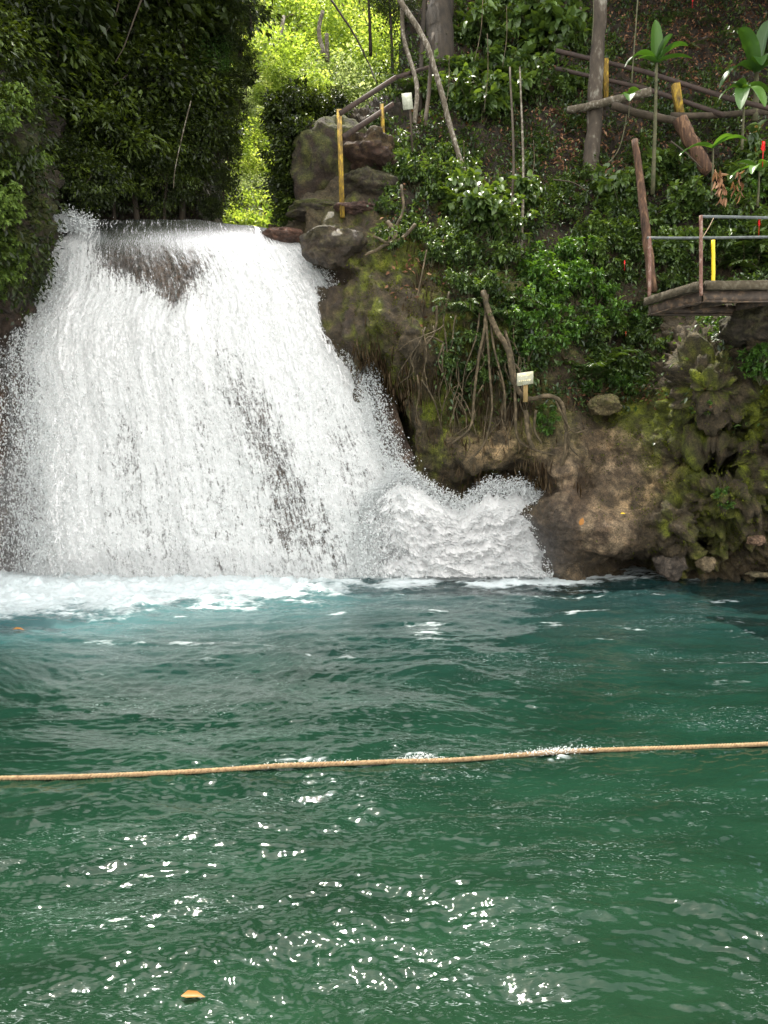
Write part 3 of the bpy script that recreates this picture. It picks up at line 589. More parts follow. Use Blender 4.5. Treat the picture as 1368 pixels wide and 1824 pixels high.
fr_ = N(nt, 'ShaderNodeMapRange', interpolation_type='SMOOTHSTEP'); fr_.inputs[1].default_value = .57; fr_.inputs[2].default_value = .70; fr_.inputs[4].default_value = .55; L.new(fn_.outputs[0], fr_.inputs[0])
fk = N(nt, 'ShaderNodeMath', operation='MULTIPLY'); L.new(pr.outputs[0], fk.inputs[0]); L.new(fr_.outputs[0], fk.inputs[1])
bm2 = N(nt, 'ShaderNodeTexNoise', i_Scale=30, i_Detail=2, i_Roughness=.5, i_Distortion=.5); L.new(mpw.outputs[0], bm2.inputs['Vector'])
bst = N(nt, 'ShaderNodeMath', operation='MULTIPLY_ADD'); bst.inputs[1].default_value = .38; bst.inputs[2].default_value = .03; L.new(pr.outputs[0], bst.inputs[0])
b3 = N(nt, 'ShaderNodeBump', i_Distance=.007); L.new(bst.outputs[0], b3.inputs['Strength']); L.new(bm2.outputs[0], b3.inputs['Height']); L.new(b1.outputs[0], b3.inputs['Normal'])
ae = N(nt, 'ShaderNodeAttribute', attribute_name='air'); am_ = N(nt, 'ShaderNodeMix', data_type='RGBA'); L.new(ae.outputs['Fac'], am_.inputs[0]); L.new(mb_.outputs[2], am_.inputs[6]); am_.inputs[7].default_value = (.045, .115, .12, 1)
w = N(nt, 'ShaderNodeBsdfPrincipled', i_Roughness=.045, i_IOR=1.33); L.new(am_.outputs[2], w.inputs['Base Color']); L.new(b3.outputs[0], w.inputs['Normal'])
nf = N(nt, 'ShaderNodeTexNoise', i_Scale=9, i_Detail=8, i_Roughness=.7, i_Distortion=.8); L.new(mpw.outputs[0], nf.inputs['Vector'])
ad = N(nt, 'ShaderNodeMath', operation='MULTIPLY_ADD'); ad.inputs[1].default_value = 1.25; L.new(fa.outputs['Fac'], ad.inputs[0]); L.new(nf.outputs[0], ad.inputs[2])
ff = N(nt, 'ShaderNodeMapRange', interpolation_type='SMOOTHSTEP'); ff.inputs[1].default_value = .74; ff.inputs[2].default_value = 1.62; L.new(ad.outputs[0], ff.inputs[0])
fo = N(nt, 'ShaderNodeBsdfPrincipled', i_Roughness=.4); fo.inputs['Base Color'].default_value = (.60, .67, .68, 1)
b2 = N(nt, 'ShaderNodeBump', i_Strength=.8, i_Distance=.05); L.new(nf.outputs[0], b2.inputs['Height']); L.new(b2.outputs[0], fo.inputs['Normal'])
fx = N(nt, 'ShaderNodeMath', operation='MAXIMUM'); L.new(ff.outputs[0], fx.inputs[0]); fk2 = N(nt, 'ShaderNodeMath', operation='MULTIPLY'); fk2.inputs[1].default_value = .62; L.new(fk.outputs[0], fk2.inputs[0]); L.new(fk2.outputs[0], fx.inputs[1])
mx = N(nt, 'ShaderNodeMixShader'); L.new(fx.outputs[0], mx.inputs[0]); L.new(w.outputs[0], mx.inputs[1]); L.new(fo.outputs[0], mx.inputs[2])
o = N(nt, 'ShaderNodeOutputMaterial'); L.new(mx.outputs[0], o.inputs[0])
me = mb.mesh('water', m, True); vattr(me, 'foam', ex(foamv)); vattr(me, 'air', ex(air)); tag(link('water', me), 'green pool of rippling water below the waterfall', kind='structure')
POOL = W
def water_z(x, y):
    i = np.argmin((POOL[..., 0] - x) ** 2 + (POOL[..., 1] - y) ** 2); return float(POOL.reshape(-1, 3)[i, 2])
# ------------------------------------------------------------------ foliage
TPL8 = np.array([[0, 0, 0], [.36, 0, -.03], [.72, 0, -.08], [1, 0, -.2], [.28, .5, .10], [.66, .42, .04], [.28, -.5, .10], [.66, -.42, .04]])
F8T = np.array([[0, 1, 4], [2, 3, 5], [0, 6, 1], [2, 7, 3]]); F8Q = np.array([[1, 2, 5, 4], [1, 6, 7, 2]])
TPL4 = np.array([[0, 0, 0], [.45, .5, .09], [1, 0, -.12], [.45, -.5, .09]]); F4T = np.array([[0, 2, 1], [0, 3, 2]])
def norm(A): return A / (np.linalg.norm(A, axis=-1, keepdims=True) + 1e-9)
def add_leaves(mb, P, Dr, Up, Ln, Wd, tint, fine=True):
    P, Dr, Up = [np.asarray(a, float) for a in (P, Dr, Up)]; n = len(P); T = norm(Dr); S = norm(np.cross(Up, T)); H = np.cross(T, S)
    tp = TPL8 if fine else TPL4; k = len(tp); Ln = np.broadcast_to(Ln, (n,)); Wd = np.broadcast_to(Wd, (n,))
    V = P[:, None] + T[:, None] * (tp[None, :, 0:1] * Ln[:, None, None]) + S[:, None] * (tp[None, :, 1:2] * Wd[:, None, None]) + H[:, None] * (tp[None, :, 2:3] * Ln[:, None, None])
    b = np.arange(n)[:, None, None] * k
    tt = np.repeat(np.broadcast_to(tint, (n,)), k)
    if fine: mb.add(V.reshape(-1, 3), (b + F8T[None]).reshape(-1, 3), (b + F8Q[None]).reshape(-1, 4), tint=tt)
    else: mb.add(V.reshape(-1, 3), (b + F4T[None]).reshape(-1, 3), tint=tt)
def rnd(*s): return rng.normal(size=s)
def make_shrub(name, mat, stems=7, h=.8, spread=.55, lpt=26, L=.13, W=.06, droop=.35, fine=True, whorl=True, stemmat=None):
    root = empty(name); mb = MB(); sb = MB()
    for i in range(stems):
        a = rng.random() * 2 * PI; lean = spread * (.25 + .75 * rng.random()); hh = h * (.55 + .6 * rng.random())
        tip = np.array([math.cos(a) * lean, math.sin(a) * lean, hh]); t = np.linspace(0, 1, 8)[:, None]
        path = t * tip * np.array([1, 1, 1]) + np.array([0, 0, 1]) * (np.sin(t * PI) * .12 * h) + np.cumsum(rnd(8, 3) * .012, 0)
        add_tube(sb, path, np.linspace(.012, .004, 8) * (h / .8) ** .5, 5)
        twigs = [path]
        for k in range(3):
            j = rng.integers(3, 7); d = norm(rnd(3) * np.array([1, 1, .5]) + np.array([math.cos(a), math.sin(a), .5])); l = .28 * h * (.6 + .8 * rng.random())
            tw = path[j] + np.linspace(0, 1, 5)[:, None] * d * l + np.array([0, 0, -.05]) * np.linspace(0, 1, 5)[:, None] ** 2; twigs.append(tw); add_tube(sb, tw, np.linspace(.005, .002, 5), 4, cap=False)
        bt = rng.random() * .35
        for tw in twigs:
            n = lpt // 2 + rng.integers(0, lpt // 2 + 1); s = (1 - rng.random(n) ** 1.7 * .75) * (len(tw) - 1); i0 = np.minimum(s.astype(int), len(tw) - 2); f = (s - i0)[:, None]
            P = tw[i0] * (1 - f) + tw[i0 + 1] * f; ax = norm(tw[-1] - tw[0]); R = norm(np.cross(ax, rnd(n, 3)) + .0)
            Dr = R + ax * (.5 + .3 * rnd(n, 1)) + np.array([0, 0, -droop]) * (.5 + rng.random((n, 1)))
            ti = np.clip(.25 + bt + .3 * rng.random(n) + .35 * (s / (len(tw) - 1) > .85) * rng.random(n), 0, 1)
            sz = (.6 + .6 * rng.random(n)); add_leaves(mb, P, Dr, np.array([0, 0, 1]) + .35 * rnd(n, 3), L * sz, W * sz, ti, fine)
    sb.obj('stem', stemmat or M_STEM, root); mb.obj('foliage', mat, root, True); return root
def make_frond_plant(name, mat, fronds=9, L=.9, pairs=16, lf=.2, lw=.035, rise=.8, curl=1.0):
    """fern, palm or ginger: arching ribs carrying two rows of narrow leaflets"""
    root = empty(name); mb = MB(); sb = MB()
    for i in range(fronds):
        a = 2 * PI * (i + .6 * rng.random()) / fronds; l = L * (.7 + .5 * rng.random()); r = rise * (.6 + .7 * rng.random())
        t = np.linspace(0, 1, 12); dx = np.array([math.cos(a), math.sin(a), 0]); path = dx * (l * t * .85)[:, None] + np.array([0, 0, 1]) * (l * (r * t - curl * .75 * t ** 2.2))[:, None]
        add_tube(sb, path, np.linspace(.009, .003, 12), 4, cap=False)
        s = np.linspace(.15, 1, pairs) * 11; i0 = np.minimum(s.astype(int), 10); f = (s - i0)[:, None]; P = path[i0] * (1 - f) + path[i0 + 1] * f; T = norm(path[i0 + 1] - path[i0]); side = np.cross(T, [0, 0, 1.0])
        side = norm(side); ll = lf * np.sin(PI * np.clip(np.linspace(.12, .97, pairs), 0, 1)) ** .6
        for sg in (-1, 1):
            Dr = side * sg + T * .55 + np.array([0, 0, -.15]) + .1 * rnd(pairs, 3)
            add_leaves(mb, P, Dr, np.array([0, 0, 1.0]) + .12 * rnd(pairs, 3), ll * (l / L), lw, np.clip(.3 + .25 * rng.random() + .25 * rng.random(pairs), 0, 1), False)
    sb.obj('stem', M_STEM, root); mb.obj('foliage', mat, root, True); return root
def crown_mesh(rx, ry, rz_, clusters, per, L, W, cr=.38, seed=0, hollow=.35, fine=False, droop=.5):
    mb = MB(); c = norm(rnd(clusters, 3)) * (hollow + (1 - hollow) * rng.random((clusters, 1)) ** .5)
    c *= 1 + .6 * noise(c[:, 0] * 1.9 + seed, c[:, 1] * 1.9, c[:, 2] * 1.9, seed)[:, None]; c *= np.array([rx, ry, rz_])
    n = clusters * per; Pc = np.repeat(c, per, 0); off = rnd(n, 3) * cr * np.array([1, 1, .6]) * .55; P = Pc + off
    Dr = norm(off) + norm(Pc) * .6 + np.array([0, 0, -droop]) + .4 * rnd(n, 3); ct = np.repeat(rng.random(clusters) ** 1.6 * .7, per)
    sz = .5 + .7 * rng.random(n) + .5 * np.repeat(rng.random(clusters) ** 2, per); add_leaves(mb, P, Dr, np.array([0, 0, 1]) + .5 * rnd(n, 3), L * sz, W * sz, np.clip(.05 + ct + .35 * rng.random(n) ** 1.5, 0, 1), fine)
    return mb, c
def make_tree(name, mat, rx, ry, rz_, trunk_h, clusters, per, L, W, cr=.38, tr_r=.09, seed=0, bark=None, limbs=9, **kw):
    root = empty(name); mb, c = crown_mesh(rx, ry, rz_, clusters, per, L, W, cr, seed, **kw)
    for i in range(len(mb.V)): mb.V[i] = mb.V[i] + np.array([0, 0, trunk_h], np.float32)
    mb.obj('crown', mat, root, True); tb = MB(); lean = rnd(2) * .2
    path = smooth_path([(0, 0, -.6), (lean[0] * .3, lean[1] * .3, trunk_h * .45), (lean[0], lean[1], trunk_h), (lean[0] * 1.4, lean[1] * 1.4, trunk_h + rz_ * .6)], 5)
    add_tube(tb, path, np.linspace(tr_r, tr_r * .25, len(path)), 8); tb.obj('trunk', bark or M_BARK, root, True)
    lb = MB()
    for i in rng.choice(len(c), min(limbs, len(c)), replace=False):
        a = path[rng.integers(len(path) // 2, len(path) - 1)]; b = c[i] + np.array([0, 0, trunk_h]); mid = (a + b) / 2 + rnd(3) * .15 + np.array([0, 0, .1]); add_tube(lb, smooth_path([a, mid, b], 4), np.linspace(tr_r * .45, tr_r * .08, 9), 5, cap=False)
    lb.obj('limbs', bark or M_BARK, root); return root
def put(protos, px, py, D, sc, label, cat, group=None, rz=None, sink=.05):
    p = protos[int(rng.integers(len(protos)))] if isinstance(protos, list) else protos
    loc = at(px, py, D); loc[2] -= sink * sc
    if not p.get('used'):
        p['used'] = 1; o = p; o.location = Vector(loc.tolist()); o.rotation_euler = (0, 0, rng.random() * 6.28 if rz is None else rz); o.scale = (sc,) * 3
    else:
        o = copy_tree(p, loc, rng.random() * 6.28 if rz is None else rz, sc)
    tag(o, label, cat, group); return o

# forest upstream, its sunlight also brightened into the leaf colours
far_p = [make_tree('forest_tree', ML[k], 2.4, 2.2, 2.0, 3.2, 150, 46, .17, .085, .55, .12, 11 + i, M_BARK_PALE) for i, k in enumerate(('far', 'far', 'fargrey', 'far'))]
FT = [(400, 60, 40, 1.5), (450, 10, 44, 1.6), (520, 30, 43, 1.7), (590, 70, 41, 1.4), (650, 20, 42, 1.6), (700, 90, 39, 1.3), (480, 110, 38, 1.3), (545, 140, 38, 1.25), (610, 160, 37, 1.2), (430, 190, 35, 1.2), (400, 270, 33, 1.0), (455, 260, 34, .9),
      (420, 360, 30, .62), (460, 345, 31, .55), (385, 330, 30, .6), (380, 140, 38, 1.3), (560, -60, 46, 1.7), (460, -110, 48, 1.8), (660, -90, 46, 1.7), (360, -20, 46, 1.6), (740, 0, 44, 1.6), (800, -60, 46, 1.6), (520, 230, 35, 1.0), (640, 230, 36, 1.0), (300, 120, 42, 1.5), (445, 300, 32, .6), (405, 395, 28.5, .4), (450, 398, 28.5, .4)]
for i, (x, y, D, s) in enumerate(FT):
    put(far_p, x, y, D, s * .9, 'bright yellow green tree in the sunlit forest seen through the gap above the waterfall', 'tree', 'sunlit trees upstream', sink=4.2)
# left bank forest, its shade also put into darker leaf colours
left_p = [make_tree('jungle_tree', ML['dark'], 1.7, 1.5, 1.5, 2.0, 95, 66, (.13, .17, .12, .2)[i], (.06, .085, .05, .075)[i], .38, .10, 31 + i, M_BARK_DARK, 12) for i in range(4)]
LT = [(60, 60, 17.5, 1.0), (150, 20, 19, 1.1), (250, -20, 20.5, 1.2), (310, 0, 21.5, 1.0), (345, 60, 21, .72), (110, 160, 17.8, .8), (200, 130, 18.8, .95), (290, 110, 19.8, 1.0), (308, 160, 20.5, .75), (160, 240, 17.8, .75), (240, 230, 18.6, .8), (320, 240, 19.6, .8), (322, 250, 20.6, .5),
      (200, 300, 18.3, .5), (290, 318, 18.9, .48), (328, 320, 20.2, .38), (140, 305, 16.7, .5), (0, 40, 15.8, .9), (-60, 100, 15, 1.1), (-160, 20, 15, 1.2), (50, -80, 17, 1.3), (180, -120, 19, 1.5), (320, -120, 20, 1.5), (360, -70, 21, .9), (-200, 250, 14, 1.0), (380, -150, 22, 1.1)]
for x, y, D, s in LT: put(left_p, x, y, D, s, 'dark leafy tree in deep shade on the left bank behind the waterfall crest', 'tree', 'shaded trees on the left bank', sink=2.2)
for x, y, s_ in [(425, 50, .24), (438, 130, .2), (420, 190, .24), (408, 260, .22), (398, 320, .2), (447, 5, .28), (395, 160, .3), (388, 230, .3), (378, 365, .2), (432, 95, .2)]: put(left_p, x, y, 20.0, s_, 'small leafy crown leaning out from the dark left bank into the bright gap', 'tree', 'crowns at the edge of the gap', sink=2.2)
for (x, y, D, s, l) in [(385, 105, 20.2, .42, 'tree with lighter hanging leaves at the right edge of the dark left bank'), (100, 40, 16.6, .38, 'small yellowish tree catching light at the top left')]:
    t = make_tree('jungle_tree', ML['fresh'], 1.4, 1.3, 1.5, 2.0, 60, 30, .15, .06, .4, .06, 44, M_BARK_DARK, 8); t['used'] = 1; t.location = v3(x, y, D); t.location.z -= 2.0 * s; t.scale = (s,) * 3; tag(t, l, 'tree')
# bright bushes on the near left wall
bank_p = [make_shrub('fern_bush', ML['bank'], 12, .55, .55, 30, .11, .05, .6, False) for i in range(3)]
for i in range(34):
    t = rng.random(); x = -60 + 165 * rng.random(); y = 165 + 380 * t
    if x > 95 - 45 * abs(t - .2) - 60 * t + 15: x = 30 * rng.random() - 20
    put(bank_p, x, y, float(l_depth(x, y)) - .1, .55 + .4 * rng.random(), 'fresh green ferny bush covering the near wall at the left edge', 'bush', 'ferny bushes on the left wall')
# bush mass at the left end of the handrail
mass_p = [make_tree('leafy_bush', ML['dark'] if i else ML['far'], .85, .75, .7, .5, 46, 56, .14, .07, .24, .03, 61 + i, None, 8) for i in (1, 0)]
mk = [(512, 165, 18.5, .85), (560, 178, 18.6, .75), (500, 190, 18.6, .7), (530, 220, 18.2, 1.0), (515, 260, 18.2, .8), (540, 270, 18.0, .8), (520, 320, 17.9, .8), (530, 345, 17.8, .6), (505, 360, 17.9, .45), (575, 190, 18.5, .6), (515, 385, 17.7, .35), (500, 300, 18.2, .5), (505, 195, 19, .7), (545, 310, 17.8, .5), (590, 165, 18.9, .55)]
for x, y, D, s in mk: put(mass_p[0], x + 4, y + 22, D, s * .84, 'dense dark green bush in the leafy mass left of the tall yellow post', 'bush', 'bushes left of the handrail', sink=.5)
for x, y, s in [(505, 140, .55), (560, 155, .45), (472, 165, .4)]: put(mass_p[1], x, y, 19.3, s, 'sun catching yellow green bush on top of the leafy mass left of the handrail', 'bush', 'sunlit bushes above the leafy mass', sink=.5)  # sunlit tops reuse the brightened far leaf colour
# right hillside shrubs by zone
P_G = [make_shrub('broadleaf_shrub', ML['gloss'], 6, .8, .55, 14, l_, w_, .55) for l_, w_ in ((.17, .10), (.22, .14), (.19, .12), (.24, .11))]
P_S = [make_shrub('leafy_shrub', ML['gloss'], 8, .65, .5, 24, .12, .048, .35) for _ in range(3)]
P_F = [make_shrub('leafy_shrub', ML['fresh'], 7, .6, .5, 24, .12, .048, .3) for _ in range(3)]
P_C = [make_frond_plant('fern', ML['fern'], 10, .6, 15, .13, .03) for _ in range(3)]
P_L = [make_frond_plant('ginger_plant', ML['gloss'], 7, 1.0, 13, .30, .07, 1.3, .9) for _ in range(2)]
def zone(protos, cx, cy, rx, ry, n, s0, s1, label, cat, group, off=.05):
    for i in range(n):
        a = rng.random() * 2 * PI; r = math.sqrt(rng.random()); x = cx + rx * r * math.cos(a); y = cy + ry * r * math.sin(a)
        put(protos, x, y + 12, float(r_depth(np.array(x), np.array(y))) - off - .12 * rng.random(), 1.22 * (s0 + (s1 - s0) * rng.random()), label, cat, group)
Z = [
 (P_G, 900, 50, 80, 50, 9, .9, 1.3, 'large leaved glossy shrub near the top between the pale leaning trunk and the dark trunk', 'shrub', 'shrubs at the top centre'),
 (P_G, 905, 190, 70, 50, 8, .8, 1.2, 'broad leaved blue green shrub hanging over the slope right of the leaning trunk', 'shrub', 'shrubs beside the leaning trunk'),
 (P_G, 800, 150, 50, 60, 5, .6, .9, 'small broad leaved shrub close around the pale leaning trunk', 'shrub', 'shrubs round the leaning trunk'),
 (P_S, 760, 300, 70, 60, 12, .6, .95, 'dark narrow leaved shrub below the white board on the slope', 'shrub', 'shrubs below the board'),
 (P_G, 850, 395, 90, 30, 9, .7, 1.0, 'glossy shrub in the row at the foot of the leaning trunk', 'shrub', 'shrubs at the trunk foot'),
 (P_G, 930, 420, 60, 30, 5, .6, .9, 'glossy shrub with pale tips right of the leaning trunk foot', 'shrub', 'pale tipped shrubs'),
 (P_S, 800, 430, 60, 40, 6, .5, .7, 'leafy shrub trailing over the mossy wall edge', 'shrub', 'shrubs on the wall edge'),
 (P_C, 870, 530, 60, 30, 8, .7, 1.0, 'fern with cut leaves above the hanging roots', 'fern', 'ferns above the roots'),
 (P_S, 850, 490, 60, 40, 8, .5, .8, 'dark shrub above the hanging roots', 'shrub', 'dark shrubs above the roots'),
 (P_F, 970, 480, 60, 50, 12, .6, .9, 'fresh green shrub in the middle of the right slope', 'shrub', 'fresh shrubs mid slope'),
 (P_F, 950, 590, 60, 45, 8, .5, .8, 'light green shrub just above the small white sign', 'shrub', 'shrubs above the small sign'),
 (P_F, 1040, 560, 70, 50, 12, .5, .8, 'green shrub between the small sign and the platform', 'shrub', 'shrubs left of the platform'),
 (P_L, 1040, 660, 20, 14, 2, .7, .9, 'bush with long drooping leaves right of the small sign', 'plant', 'long leafed plants by the sign'),
 (P_S, 1110, 630, 60, 50, 12, .5, .8, 'dark leafy shrub on the bank under the left end of the platform', 'shrub', 'shrubs under the platform end'),
 (P_F, 1110, 690, 60, 12, 7, .3, .45, 'low green plant on the litter strewn ledge above the mossy slope', 'plant', 'plants on the ledge'),
 (P_G, 1085, 350, 30, 40, 4, .6, .8, 'pale leaved shrub left of the broken stump', 'shrub', 'shrubs left of the stump'),
 (P_S, 1090, 460, 50, 60, 14, .6, .9, 'dark leafy shrub left of the platform railing', 'shrub', 'shrubs left of the railing'),
 (P_G, 1200, 400, 40, 70, 7, .5, .8, 'leafy shrub behind the left bay of the platform railing', 'shrub', 'shrubs behind the railing'),
 (P_S, 1190, 480, 40, 40, 7, .5, .8, 'dark shrub rising behind the platform edge', 'shrub', 'shrubs behind the platform edge'),
 (P_S, 1310, 430, 60, 40, 10, .7, 1.0, 'grey green shrub behind the right part of the railing', 'shrub', 'shrubs behind the right railing'),
 (P_L, 1340, 470, 50, 20, 4, .8, 1.0, 'ginger plant with long leaves behind the yellow post', 'plant', 'ginger plants behind the post'),
 (P_F, 1330, 340, 40, 30, 5, .5, .8, 'bright shrub below the red flowers at the right edge', 'shrub', 'shrubs below the red flowers'),
 (P_S, 1150, 600, 40, 40, 5, .5, .7, 'dark shrub in the shade below the platform', 'shrub', 'shrubs in platform shade'),
 (P_F, 1280, 590, 26, 18, 5, .4, .6, 'lush light green plant under the platform beside its rock support', 'plant', 'plants under the platform'),
 (P_F, 1355, 650, 18, 26, 7, .35, .5, 'trailing light green plant hanging from the rock at the right edge', 'plant', 'trailing plants at the right edge'),
 (P_C, 1100, 100, 60, 60, 8, .5, .8, 'small fern on the brown litter slope by the dark trunk', 'fern', 'ferns on the litter slope'),
 (P_C, 1230, 60, 80, 50, 8, .5, .8, 'small fern high on the litter slope at the upper right', 'fern', 'ferns at the upper right'),
 (P_S, 1010, 130, 30, 60, 8, .5, .8, 'dark shrub just left of the dark trunk', 'shrub', 'shrubs left of the dark trunk'),
 (P_C, 1180, 250, 70, 50, 7, .4, .7, 'fern among fallen branches around the broken stump', 'fern', 'ferns around the stump'),
 (P_S, 1000, 350, 50, 50, 7, .4, .7, 'small dark shrub on bare soil below the dark trunk', 'shrub', 'small shrubs below the dark trunk'),
 (P_C, 745, 140, 35, 30, 5, .8, 1.1, 'feathery fern among the thin trunks above the white board', 'fern', 'ferns among thin trunks'),
 (P_S, 720, 420, 50, 30, 5, .4, .6, 'small shrub rooted on the mossy ledge right of the crest boulder', 'shrub', 'shrubs on the mossy ledge'),
 (P_F, 1255, 730, 22, 10, 4, .18, .28, 'tiny ivy tuft hanging from the mossy cliff above the dark cave', 'ivy', 'ivy tufts above the cave'),
 (P_F, 1300, 880, 26, 18, 4, .18, .3, 'tiny green tuft growing on the moss below the dark cave', 'plant', 'tufts below the cave'),
 (P_G, 1150, -70, 300, 60, 16, 1.0, 1.5, 'tall shrub at the top of the right slope', 'shrub', 'shrubs along the slope top'),
 (P_F, 975, 750, 30, 20, 4, .3, .45, 'small green plant among the twisted roots under the small sign', 'plant', 'plants among the roots'),
 (P_S, 860, 640, 70, 40, 10, .3, .5, 'small shrub clinging to the rooty wall left of the small sign', 'shrub', 'small shrubs on the rooty wall'),
 (P_G, 1350, 300, 20, 60, 6, .7, 1.0, 'broad leaved shrub crowding the right edge above the railing', 'shrub', 'shrubs at the right edge'),
 (P_G, 960, 60, 60, 50, 6, 1.0, 1.3, 'big leaved sapling between the shrubs and the dark trunk', 'shrub', 'big leaved saplings'),
 (P_S, 640, 222, 60, 8, 5, .35, .5, 'small dark plant growing on top of the brown boulders by the handrail', 'plant', 'plants on the boulders'),
 (P_S, 690, 320, 14, 60, 8, .4, .6, 'dark trailing shrub between the boulders and the slope', 'shrub', 'shrubs beside the boulders'),
 (P_G, 1150, 330, 60, 40, 5, .5, .8, 'pale leaved sapling around the broken stump', 'shrub', 'saplings around the stump'),
]
for z in Z: zone(*z)

# big overhanging leafy branch at the top centre and canopy trees over the slope
can_p = [make_tree('canopy_tree', ML['dark'], 2.2, 2.0, 1.3, 6.0, 150, 40, .15, .07, .5, .16, 81 + i, M_BARK_DARK, 10) for i in range(2)]
for x, y, D, s, l in [(700, 0, 21, .34, 'overhanging leafy branch crown in front of the bright gap, top centre'), (660, -50, 22, .34, 'dark crown hanging into the top of the bright gap'), (1000, -220, 24, 1.4, 'tall dark canopy tree over the top of the slope'), (1300, -230, 24, 1.3, 'tall dark canopy tree over the upper right slope'), (780, -160, 24, 1.0, 'dark canopy tree above the leaning trunk')]:
    put(can_p, x, y, D, s, l, 'tree', sink=6.0)

# unseen tall trees added to shade the slopes and dim the pool reflections
tall_p = [make_tree('added_shade_tree', ML['dark'], 3.6, 3.4, 2.4, 9.0, 170, 46, .26, .13, .85, .24, 95 + i, M_BARK_DARK, 14, hollow=.2) for i in range(2)]
for x, y, z, s_, l in [(10.8, 19, 9.5, 1.1, 'unseen shade tree added on the right slope, nearest the waterfall'), (13.5, 16, 8, 1.1, 'unseen shade tree added on the right rim beyond the platform'), (5.2, 24, 14, .9, 'unseen shade tree added high behind the leaning trunk'), (14, 24, 13, 1.3, 'unseen shade tree added at the top of the right slope'),
   (-12.5, 17, 8, 1.0, 'unseen shade tree added on the left rim behind the crest'), (-11, 8, 3, 1.1, 'unseen shade tree added on the left shore beside the pool'), (-12, 1, 1, 1.1, 'unseen shade tree added on the left shore behind the viewer'), (13, 1, 1, 1.1, 'unseen shade tree added on the right shore behind the viewer')]:
    p_ = tall_p[int(rng.integers(2))]
    if not p_.get('used'): p_['used'] = 1; o = p_; o.location = (x, y, z - .5); o.scale = (s_,) * 3
    else: o = copy_tree(p_, (x, y, z - .5), rng.random() * 6, s_)
    tag(o, l, 'tree', 'unseen shade trees added around the gorge')
# --- scattered ground cover that nobody could count
def sample_surf(n, wfn, x0, x1, y0, y1, dfn, dispfn):
    x = x0 + (x1 - x0) * rng.random(n); y = y0 + (y1 - y0) * rng.random(n); k = rng.random(n) < wfn(x, y); x, y = x[k], y[k]
    def pos(x, y): D = dfn(x, y); P = at(x, y, D); return P
    P = pos(x, y); A = pos(x + 6, y) - P; B_ = pos(x, y + 6) - P; Nn = norm(np.cross(A, B_)); fl = (Nn * (P - np.array([0, 0, CAMZ]))).sum(-1) > 0; Nn[fl] *= -1
    P = P + Nn * dispfn(x, y, P)[:, None]; return P, Nn, x, y
def veg_w(x, y):
    w = .9 * sstep(760, 820, x) * sstep(760, 640, y) + .55 * sstep(660, 740, x) * sstep(420, 360, y) + .25 * sstep(640, 700, x) * sstep(500, 400, y)
    w = w * (1 - .95 * gauss(x, y, 1240, 70, 150, 90)) * (1 - .75 * gauss(x, y, 1080, 240, 90, 80)) * (1 - .7 * gauss(x, y, 1290, 700, 110, 130)) + .12 * gauss(x, y, 1280, 780, 90, 120)
    w = w * (.12 + .88 * sstep(-.15, .3, fbm(x / 60, y / 60, 0, 3, 401)))
    return np.where((x < 1180) | (y < 560), w, w * .15)
P, Nn, x, y = sample_surf(170000, veg_w, 560, 1480, -150, 800, r_depth, r_disp); n = len(P); mb = MB(); g = .35 + .5 * fbm(x / 40, y / 40, 0, 3, 405)
add_leaves(mb, P + Nn * (rng.random((n, 1)) * .28), Nn * .6 + rnd(n, 3) * .6 + np.array([0, 0, -.15]), np.array([0, 0, 1]) + Nn * .3 + .3 * rnd(n, 3), .07 + .09 * rng.random(n), .035 + .035 * rng.random(n), np.clip(g + .1 + .3 * rnd(n) * .7, 0, 1), False)
tag(mb.obj('undergrowth', ML['gloss']), 'carpet of small green leaves over the right hillside', kind='stuff')
def far_w(x, y): return .9 * sstep(-.45, .1, fbm(x / 50, y / 50, 0, 3, 402))
P, Nn, x, y = sample_surf(60000, far_w, 330, 800, -60, 420, far_depth, lambda x, y, P: 0 * x); n = len(P); mb = MB()
add_leaves(mb, P - np.array([0, 1, 0]) * rng.random((n, 1)) * 2.0, rnd(n, 3) + np.array([0, -.3, -.2]), np.array([0, 0, 1]) + .5 * rnd(n, 3), .16 + .12 * rng.random(n), .08 + .05 * rng.random(n), np.clip(.35 + .4 * fbm(x / 30, y / 30, 0, 3, 406) + .15 * rnd(n), 0, 1), False)
tag(mb.obj('far_undergrowth', ML['far']), 'sunlit leafy growth covering the slope upstream', kind='stuff')
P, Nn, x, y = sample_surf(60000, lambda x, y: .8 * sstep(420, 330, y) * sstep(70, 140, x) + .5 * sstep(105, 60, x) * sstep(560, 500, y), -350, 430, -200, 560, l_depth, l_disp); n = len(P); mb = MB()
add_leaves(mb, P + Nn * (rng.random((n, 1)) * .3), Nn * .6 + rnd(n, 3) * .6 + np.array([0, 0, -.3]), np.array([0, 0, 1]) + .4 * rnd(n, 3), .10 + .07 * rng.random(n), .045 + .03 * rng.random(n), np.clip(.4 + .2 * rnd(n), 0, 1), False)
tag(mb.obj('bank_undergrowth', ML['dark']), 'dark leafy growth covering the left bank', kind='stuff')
def lit_w(x, y):
    return np.clip(.30 * sstep(420, 300, y) * sstep(700, 800, x) + .8 * gauss(x, y, 1220, 60, 130, 90) + .7 * gauss(x, y, 1020, 260, 60, 70) + .8 * gauss(x, y, 1120, 705, 80, 14) + .3 * gauss(x, y, 1170, 270, 80, 60) + .25 * gauss(x, y, 730, 420, 40, 90), 0, 1)
P, Nn, x, y = sample_surf(60000, lit_w, 600, 1450, -120, 900, r_depth, r_disp); n = len(P); mb = MB()
add_leaves(mb, P + Nn * (.01 + rng.random((n, 1)) * .05), rnd(n, 3) - Nn * .2, Nn + .5 * rnd(n, 3), .07 + .08 * rng.random(n), .03 + .035 * rng.random(n), np.clip(.4 + .3 * rnd(n), 0, 1), False)
